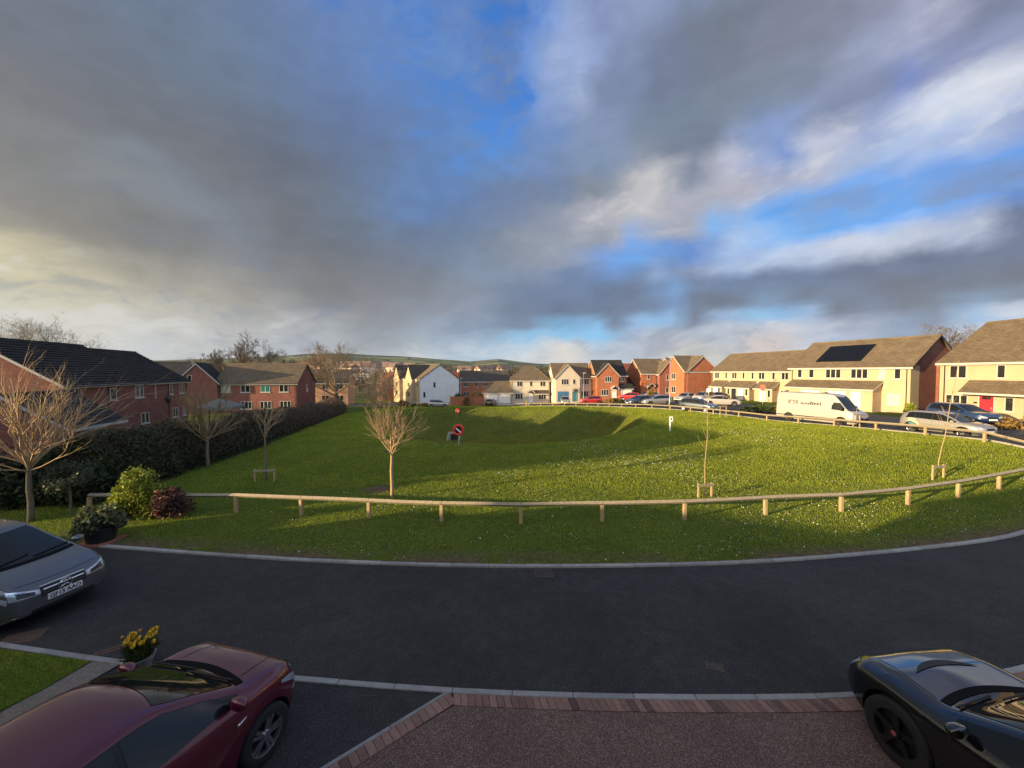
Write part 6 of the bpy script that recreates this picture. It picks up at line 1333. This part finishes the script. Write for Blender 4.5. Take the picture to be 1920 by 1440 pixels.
# ------------------------------------------------------------------ street things
M['ring_red'] = simple('lifebuoy_red', (.7, .045, .03), .4, .1)
def lifebuoy(label, loc, h, rot):
    e = empty('lifebuoy_stand', loc, rot, label, 'lifebuoy stand', 'lifebuoy stands round the basin'); mb = MB(); mb.box(-.035, .035, -.035, .035, -.3, h + .1); mb.build('post', M['steel'], e); mb = MB(); mb.lathe([(0, -.03), (.36, -.03), (.36, .03), (0, .03)], 28, 'y', (0, -.07, h)); mb.build('backing_board', M['gutter'], e); mb = MB()
    mb.tube([(.31 * cos(a), -.15, h + .31 * sin(a)) for a in np.linspace(0, 2 * pi, 33)], [.078] * 33, 10, cap=False); ro = mb.build('lifebuoy', M['ring_red'], e, True)
    mb = MB()
    for k in range(4): a = pi / 4 + k * pi / 2; mb.tube([(.31 * cos(a + t_), -.15, h + .31 * sin(a + t_)) for t_ in np.linspace(-.09, .09, 4)], [.0795] * 4, 10, cap=False)
    mb.build('reflective_band', M['ring_red'], ro, True); mb = MB(); mb.tube([(-.17, -.14, h + .12), (.16, -.14, h - .16)], [.05, .05], 8); mb.build('throw_line', M['white_paint'], e)
p = at(860, 836); lifebuoy('red lifebuoy on grey post at the near rim of the grassy basin', p, 1.08, 0); lifebuoy('far red lifebuoy on a thin post beside the road by the white house', (-10.0, 70.5, float(T(-10, 70.5))), 1.35, 0)
e = empty('culvert_headwall', (-8.6, 57.0, float(T(-8.6, 57.0)) - .1), -.1, 'grey concrete culvert headwall with dark mouth in the basin bank', 'culvert'); mb = MB(); mb.box(-.8, .8, 0, .25, 1.1, 1.4); mb.box(-.8, -.6, 0, .25, -.3, 1.1); mb.box(.6, .8, 0, .25, -.3, 1.1)
for sg in (-1, 1):
    P = lambda u, n, z, sg=sg: (sg * (.82 + .15 * u) + n, -.6 * u, z)
    mb.box(0, 1, -.07, .07, -.5, .35, P); mb.face([P(0, -.07, 1.38), P(0, .07, 1.38), P(1, .07, .35), P(1, -.07, .35)]); mb.face([P(0, -.07, .35), P(0, -.07, 1.38), P(1, -.07, .35)]); mb.face([P(0, .07, .35), P(1, .07, .35), P(0, .07, 1.38)])
mb.build('headwall', M['concrete'], e); mb = MB(); mb.box(-.6, .6, .14, .2, -.3, 1.1); mb.build('opening', M['ink'], e)
p = at(1256, 809); e = empty('marker_post', p, -.2, 'short white marker post with small plate in the middle of the grass', 'marker post'); mb = MB(); mb.box(-.055, .055, -.05, .05, -.2, 1.18); mb.build('post', M['white_paint'], e); mb = MB(); mb.box(-.06, .2, -.075, -.055, .82, 1.2); pl = mb.build('plate', M['white_paint'], e); mb = MB(); mb.box(.02, .14, -.08, -.0755, .93, 1.1); mb.build('symbol', M['grey_ink'], pl)
def lamp_post(label, loc, h, rot=0.0):
    e = empty('street_lamp', loc, rot, label, 'street lamp', 'street lamps of the estate'); mb = MB(); mb.tube([(0, 0, -.2), (0, 0, 1.2), (0, 0, 1.25), (0, 0, h)], [.075, .075, .05, .042], 10); mb.build('pole', M['steel'], e, True); mb = MB(); mb.box(-.05, .5, -.09, .09, h, h + .07); mb.tube([(0, 0, h - .1), (0, 0, h + .04)], [.05, .05], 8); mb.build('lamp_head', M['steel'], e); mb = MB(); mb.box(.1, .46, -.07, .07, h - .012, h - .001); mb.build('lens', M['lens'], e)
for px, d_, h, lab in ((1256, 49, 6.6, 'tall grey street lamp before the orange brick houses'), (1094, 73, 5.9, 'grey street lamp before the cream house with blue garage'), (864, 88, 6.0, 'thin street lamp by the brick garden wall')): x = (px - 960) / F * d_; lamp_post(lab, (x, d_, float(T(x, d_))), h, -.4)
x = (1329 - 960) / F * 44; e = empty('road_sign', (x, 44, float(T(x, 44))), -.5, 'round white sign on thin pole behind the slate blue hatchback', 'road sign'); mb = MB(); mb.tube([(0, 0, -.2), (0, 0, 2.75)], [.03, .03], 8); mb.build('pole', M['steel'], e); mb = MB(); mb.lathe([(0, -.01), (.24, -.01), (.24, .01), (0, .01)], 24, 'y', (0, -.045, 2.5)); mb.build('disc', M['white_paint'], e)
x = (1431 - 960) / F * 50; e = empty('sale_board', (x, 50, float(T(x, 50))), -1.0, 'red board on a post in front of the far cream terrace', 'sign'); mb = MB(); mb.box(-.03, .03, -.03, .03, -.2, 2.9); mb.build('post', M['post'], e); mb = MB(); mb.box(-.28, .28, -.05, -.032, 2.1, 2.85); mb.build('board', M['red_paint'], e)
x = (987 - 960) / F * 74.5; e = empty('bollard', (x, 74.5, float(T(x, 74.5))), 0, 'stout pale post among the far knee rail posts', 'post'); mb = MB(); mb.box(-.11, .11, -.11, .11, -.2, 1.25); mb.build('shaft', M['post'], e); mb = MB(); mb.box(-.13, .13, -.13, .13, 1.25, 1.31); mb.build('cap', M['post'], e)
# ironwork in the road
gx_, gy_ = gnd(1020, 1076); e = empty('gully_grate', (gx_, gy_, .004), 0, 'iron gully grate against the far kerb', 'drain'); mb = MB()
mb.box(-.22, -.19, -.19, .19, 0, .012); mb.box(.19, .22, -.19, .19, 0, .012); mb.box(-.19, .19, -.19, -.16, 0, .012); mb.box(-.19, .19, .16, .19, 0, .012)
for k in range(7): mb.box(-.155 + k * .05, -.135 + k * .05, -.16, .16, 0, .010)
M['iron'] = simple('rusty_iron', (.085, .06, .045), .8, .35, 20, .4, 60); mb.build('grate', M['iron'], e); mb = MB(); mb.box(-.19, .19, -.16, .16, -.004, .002); mb.build('pit', M['ink'], e)
def cover(label, px, py, w, l, rot, mat):
    x, y = gnd(px, py); e = empty('manhole_cover', (x, y, .003), rot, label, 'manhole cover'); mb = MB(); mb.box(-w / 2, w / 2, -l / 2, l / 2, -.01, .006); mb.build('frame', M[mat], e); mb = MB()
    for i in range(5):
        for j in range(4): mb.box(-w / 2 + .03 + i * (w - .06) / 5 + .006, -w / 2 + .03 + (i + 1) * (w - .06) / 5 - .006, -l / 2 + .03 + j * (l - .06) / 4 + .006, -l / 2 + .03 + (j + 1) * (l - .06) / 4 - .006, .006, .010)
    mb.build('lid', M[mat], e)
M['iron_b'] = simple('brown_cover', (.12, .07, .05), .85, .3, 14, .4, 60)
cover('small rusty manhole cover in the drive near the black car', 1340, 1251, .27, .17, -.3, 'iron'); cover('brown square inspection cover near the grey car', 42, 1196, .55, .4, .5, 'iron_b'); cover('narrow brown cover strip beside the lawn kerb', 208, 1219, .14, .42, -.9, 'iron_b')
# ------------------------------------------------------------------ garden wall, right-hand planting
x0 = (845 - 960) / F * 80; x1 = (908 - 960) / F * 80; e = tag(MB().build('garden_wall', M['brick_o']) if False else empty('garden_wall', (x0, 80, -2.1), .05), 'orange brick garden wall between the white house and double garage', 'wall'); mb = MB(); mb.box(0, x1 - x0, 0, .22, -1, 1.75); mb.build('brickwork', M['brick_o'], e); mb = MB(); mb.box(-.03, x1 - x0 + .03, -.04, .26, 1.75, 1.83); mb.build('coping', M['terracotta'], e); mb = MB(); mb.box(-.28, .0, -.06, .28, -1, 1.95); mb.build('pier', M['brick_pale'], e)
bush = [((36.2, 25.6, .8), 1.3, 1.6, 1.25, 'leaf_gold', 2400, 'golden brown border shrub before the red door'), ((37.2, 24.0, .8), 1.5, 1.3, 1.0, 'leaf_mid', 2600, 'bright green low shrub at the right edge'), ((35.0, 27.6, .8), 1.1, 1.2, 1.0, 'leaf_gold', 1800, 'tawny shrub behind the silver crossover'),
        ((27.5, 42.5, .5), 1.6, 1.3, .9, 'leaf_mid', 1600, 'low green bush left of the white van'), ((29.6, 42, .5), 1.5, 1.2, .8, 'leaf_gold', 1400, 'low tawny bush just behind the rear of the white van'), ((25.6, 41.5, .45), 1.2, .9, .8, 'leaf_dark', 1300, 'dark bush by the stakes left of the white van'),
        ((37.6, 46.0, .5), .8, .8, 2.4, 'leaf_mid', 1500, 'climbing shrub by the last porch of the far terrace'), ((41.0, 39.6, .7), .5, .5, 1.3, 'leaf_yel', 900, 'small yellow shrub in the gap between the cream houses'),
        ((17.4, 66, -.4), 1.6, 1.1, .9, 'leaf_gold', 900, 'tawny bush in front of the red brick house'), ((19.8, 65, -.3), 1.7, 1.0, .7, 'leaf_dark', 900, 'dark low bush left of the tall lamp post'), ((24.0, 66.5, -.2), .8, .8, 2.3, 'leaf_gold', 900, 'upright golden conifer before the lit brick house'),
        ((-17.5, 77.5, -2.3), 1.0, .8, 1.2, 'leaf_gold', 700, 'tawny bush at the white house corner'), ((-19.2, 76.5, -2.3), 1.2, .9, 1.1, 'leaf_mid', 700, 'green bush before the cream gablets'), ((-21.5, 76.0, -2.2), 1.3, 1.0, 1.9, 'leaf_gold', 900, 'tall tawny bush left of the cream gablets'),
        ((-9.5, 79.2, -2.0), .9, .7, 2.6, 'leaf_gold', 700, 'bare-looking shrub against the brick garden wall'), ((-7.8, 88.0, -2), 3.2, 1.5, 3.0, 'leaf_gold', 1100, 'golden tree tops behind the brick garden wall'), ((-12.2, 88.5, -2), 2.0, 1.5, 2.5, 'leaf_dark', 900, 'dark shrubbery behind the brick garden wall')]
for i, (loc, a, b, hz, mt, n, lab) in enumerate(bush): shrub('shrub', lab, loc, a, b, hz, M[mt], .10 if loc[1] < 60 else .16, n, 60 + i, 'shrubs in the front gardens')
oak('bare_shrub', 'leafless garden shrub in front of the red door', (36.6, 26.4, .8), 3.0, .9, 71, trunk_r=.045, twig='twig', depth=3, clear=.12, cnt=4, cat='shrub')
# ------------------------------------------------------------------ trees behind the houses
bt = 'bare trees behind the houses'
for args in (('bare broad oak rising behind the tan-roofed brick pair', (450, 104), 17.5, 1.05, 81, dict(trunk_r=.6, cnt=6, twig='bark_d')), ('smaller bare oak leaning left of the broad oak', (408, 112), 13.5, .9, 82, dict(trunk_r=.4, cnt=5, twig='bark_d')), ('rounded bare oak between the tan roof and the buff terrace', (541, 125), 14, 1.1, 83, dict(trunk_r=.45, cnt=5)),
             ('tall ivy-tinted bare oak in front of the buff terrace', (630, 76), 12.4, .95, 84, dict(trunk_r=.42, twig='twig_gold', cnt=6, clear=.2)), ('bare poplar-like tree behind the left ridge, farthest left', (28, 60), 13.0, .5, 85, dict(trunk_r=.3, twig='twig', cnt=5, up=.6)), ('bare tree behind the black roof ridge', (78, 60), 13.4, .6, 86, dict(trunk_r=.3, twig='twig_oak', cnt=5, up=.5)), ('low bare tree behind the black roof ridge, right of its taller neighbour', (115, 66), 12.0, .7, 87, dict(trunk_r=.25, twig='twig_oak', cnt=4, up=.4)),
             ('gnarled bare oak between the two right-hand cream roofs', (1782, 78), 14.2, 1.25, 88, dict(trunk_r=.55, twig='bark_d', cnt=6)), ('bare red-brown tree top behind the solar-panelled roof', (1632, 80), 9.6, .9, 89, dict(trunk_r=.3, twig='twig_r', cnt=4))):
    lab, (px, d_), h, sp, sd_, kw = args; x = (px - 960) / F * d_; oak('bare_oak' if 'oak' in lab else 'bare_tree', lab, (x, d_, float(T(x, d_)) if d_ < 90 else -4), h, sp, sd_, bt, **kw)
for i, (px, d_, h) in enumerate(((700, 70, 6.5), (716, 72, 7.5), (735, 74, 6.2), (690, 78, 5.5), (712, 80, 8.0))):
    x = (px - 960) / F * d_; oak('bare_tree', ('golden twiggy tree at the hedge end', 'tallest golden twiggy tree left of the white house', 'golden twiggy tree touching the cream gablets', 'low twiggy tree where the hedge meets the road', 'golden twiggy tree set back behind the others')[i], (x, d_, float(T(x, d_))), h, .75, 100 + i, 'golden twiggy trees left of the white house', trunk_r=.12, twig='twig', depth=4, clear=.08, cnt=4, up=.5)
# distant woodland and village
r = np.random.default_rng(200); n = 2600; px_ = r.uniform(150, 2300, n); d_ = r.uniform(115, 700, n) ** 1.0; x = (px_ - 960) / F * d_; z = hills_h(x, d_); w_ = vnoise(x, d_, .012, 41); k = w_ > .42; x, d_, z = x[k], d_[k], z[k]
C = []; 
for i in range(len(x)):
    h = r.uniform(4, 9); m_ = 46; u = r.normal(size=(m_, 3)); u /= np.linalg.norm(u, axis=1)[:, None]; u *= r.uniform(.5, 1, (m_, 1)); C.append(np.column_stack([x[i] + u[:, 0] * h * .6, d_[i] + u[:, 1] * h * .6, z[i] + h * .5 + u[:, 2] * h * .5]))
C = np.concatenate(C); V, Q = leaf_quads(C, .75, r, .3); M['wood_far'] = leaf_mat('far_winter_wood', (.05, .042, .03), (.12, .095, .06), (.2, .15, .085), .01); tag(np_mesh('woodland', V, Q, M['wood_far']), kind='stuff')
proto = None
vl = [(579, 380), (590, 395), (600, 385), (612, 410), (583, 430), (650, 420), (668, 450), (705, 430), (722, 440), (738, 425), (752, 445), (768, 430), (690, 330), (703, 340), (716, 350), (730, 335), (655, 300), (640, 310), (905, 330), (925, 345), (945, 335), (870, 360), (610, 330), (745, 360), (760, 370), (688, 500), (712, 520), (735, 510)]
M['far_wall'] = simple('pale_far_wall', (.72, .56, .46), .9, .12, .05); M['far_roof'] = simple('far_roof', (.26, .17, .13), .9, .25, .05)
for i, (px, dd_) in enumerate(vl):
    xx = (px - 960) / F * dd_; zz = float(hills_h(xx, dd_)); 
    if proto is None:
        e = empty('village_house', (xx, dd_, zz), .3, 'far pale village house among the trees in the valley', 'house', 'village houses in the valley'); a = MB(); a.box(-6, 6, -4, 4, -2, 5.4); a.build('wall', M['far_wall'], e); b = MB(); b.face([(-6.4, -4.4, 5.2), (6.4, -4.4, 5.2), (6.4, 0, 8.6), (-6.4, 0, 8.6)]); b.face([(6.4, 4.4, 5.2), (-6.4, 4.4, 5.2), (-6.4, 0, 8.6), (6.4, 0, 8.6)]); b.face([(-6.2, -4.2, 5.4), (-6.2, 0, 8.5), (-6.2, 4.2, 5.4)]); b.face([(6.2, 4.2, 5.4), (6.2, 0, 8.5), (6.2, -4.2, 5.4)]); b.build('roof', M['far_roof'], e); proto = e
    else:
        c_ = proto.copy(); COL.objects.link(c_); c_.location = (xx, dd_, zz); c_.rotation_euler = (0, 0, r.uniform(-.6, .9))
        for ch in proto.children:
            g_ = ch.copy(); COL.objects.link(g_); g_.parent = c_
x = (680 - 960) / F * 190; e = empty('white_bungalow', (x, 190, float(hills_h(x, 190))), .1, 'long white building standing alone at the edge of the far field', 'house'); mb = MB(); mb.box(-7, 7, -4, 4, -2, 3.4); mb.build('wall', M['whiter'], e); mb = MB(); mb.face([(-7.4, -4.4, 3.3), (7.4, -4.4, 3.3), (6, 0, 5.4), (-6, 0, 5.4)]); mb.face([(7.4, 4.4, 3.3), (-7.4, 4.4, 3.3), (-6, 0, 5.4), (6, 0, 5.4)]); mb.face([(-7.4, 4.4, 3.3), (-7.4, -4.4, 3.3), (-6, 0, 5.4)]); mb.face([(7.4, -4.4, 3.3), (7.4, 4.4, 3.3), (6, 0, 5.4)]); mb.build('roof', M['upvc'], e)
for u in (-4.5, -1.5, 1.5, 4.5): mb = MB(); mb.box(u - .7, u + .7, -4.05, -4.0, .9, 2.2); mb.build('window', M['glass'], e)
mh = bpy.data.materials.new('haze'); mh.use_nodes = True; th = mh.node_tree; th.nodes.clear(); oh = th.nodes.new('ShaderNodeOutputMaterial'); ph = th.nodes.new('ShaderNodeVolumePrincipled'); ph.inputs['Color'].default_value = (.72, .83, 1, 1); ph.inputs['Density'].default_value = .00004; ph.inputs['Anisotropy'].default_value = .1; th.links.new(ph.outputs[0], oh.inputs['Volume'])
mb = MB(); mb.box(-7200, 7200, -3200, 5400, -30, 230); hz = mb.build('haze', mh); tag(hz, kind='stuff')
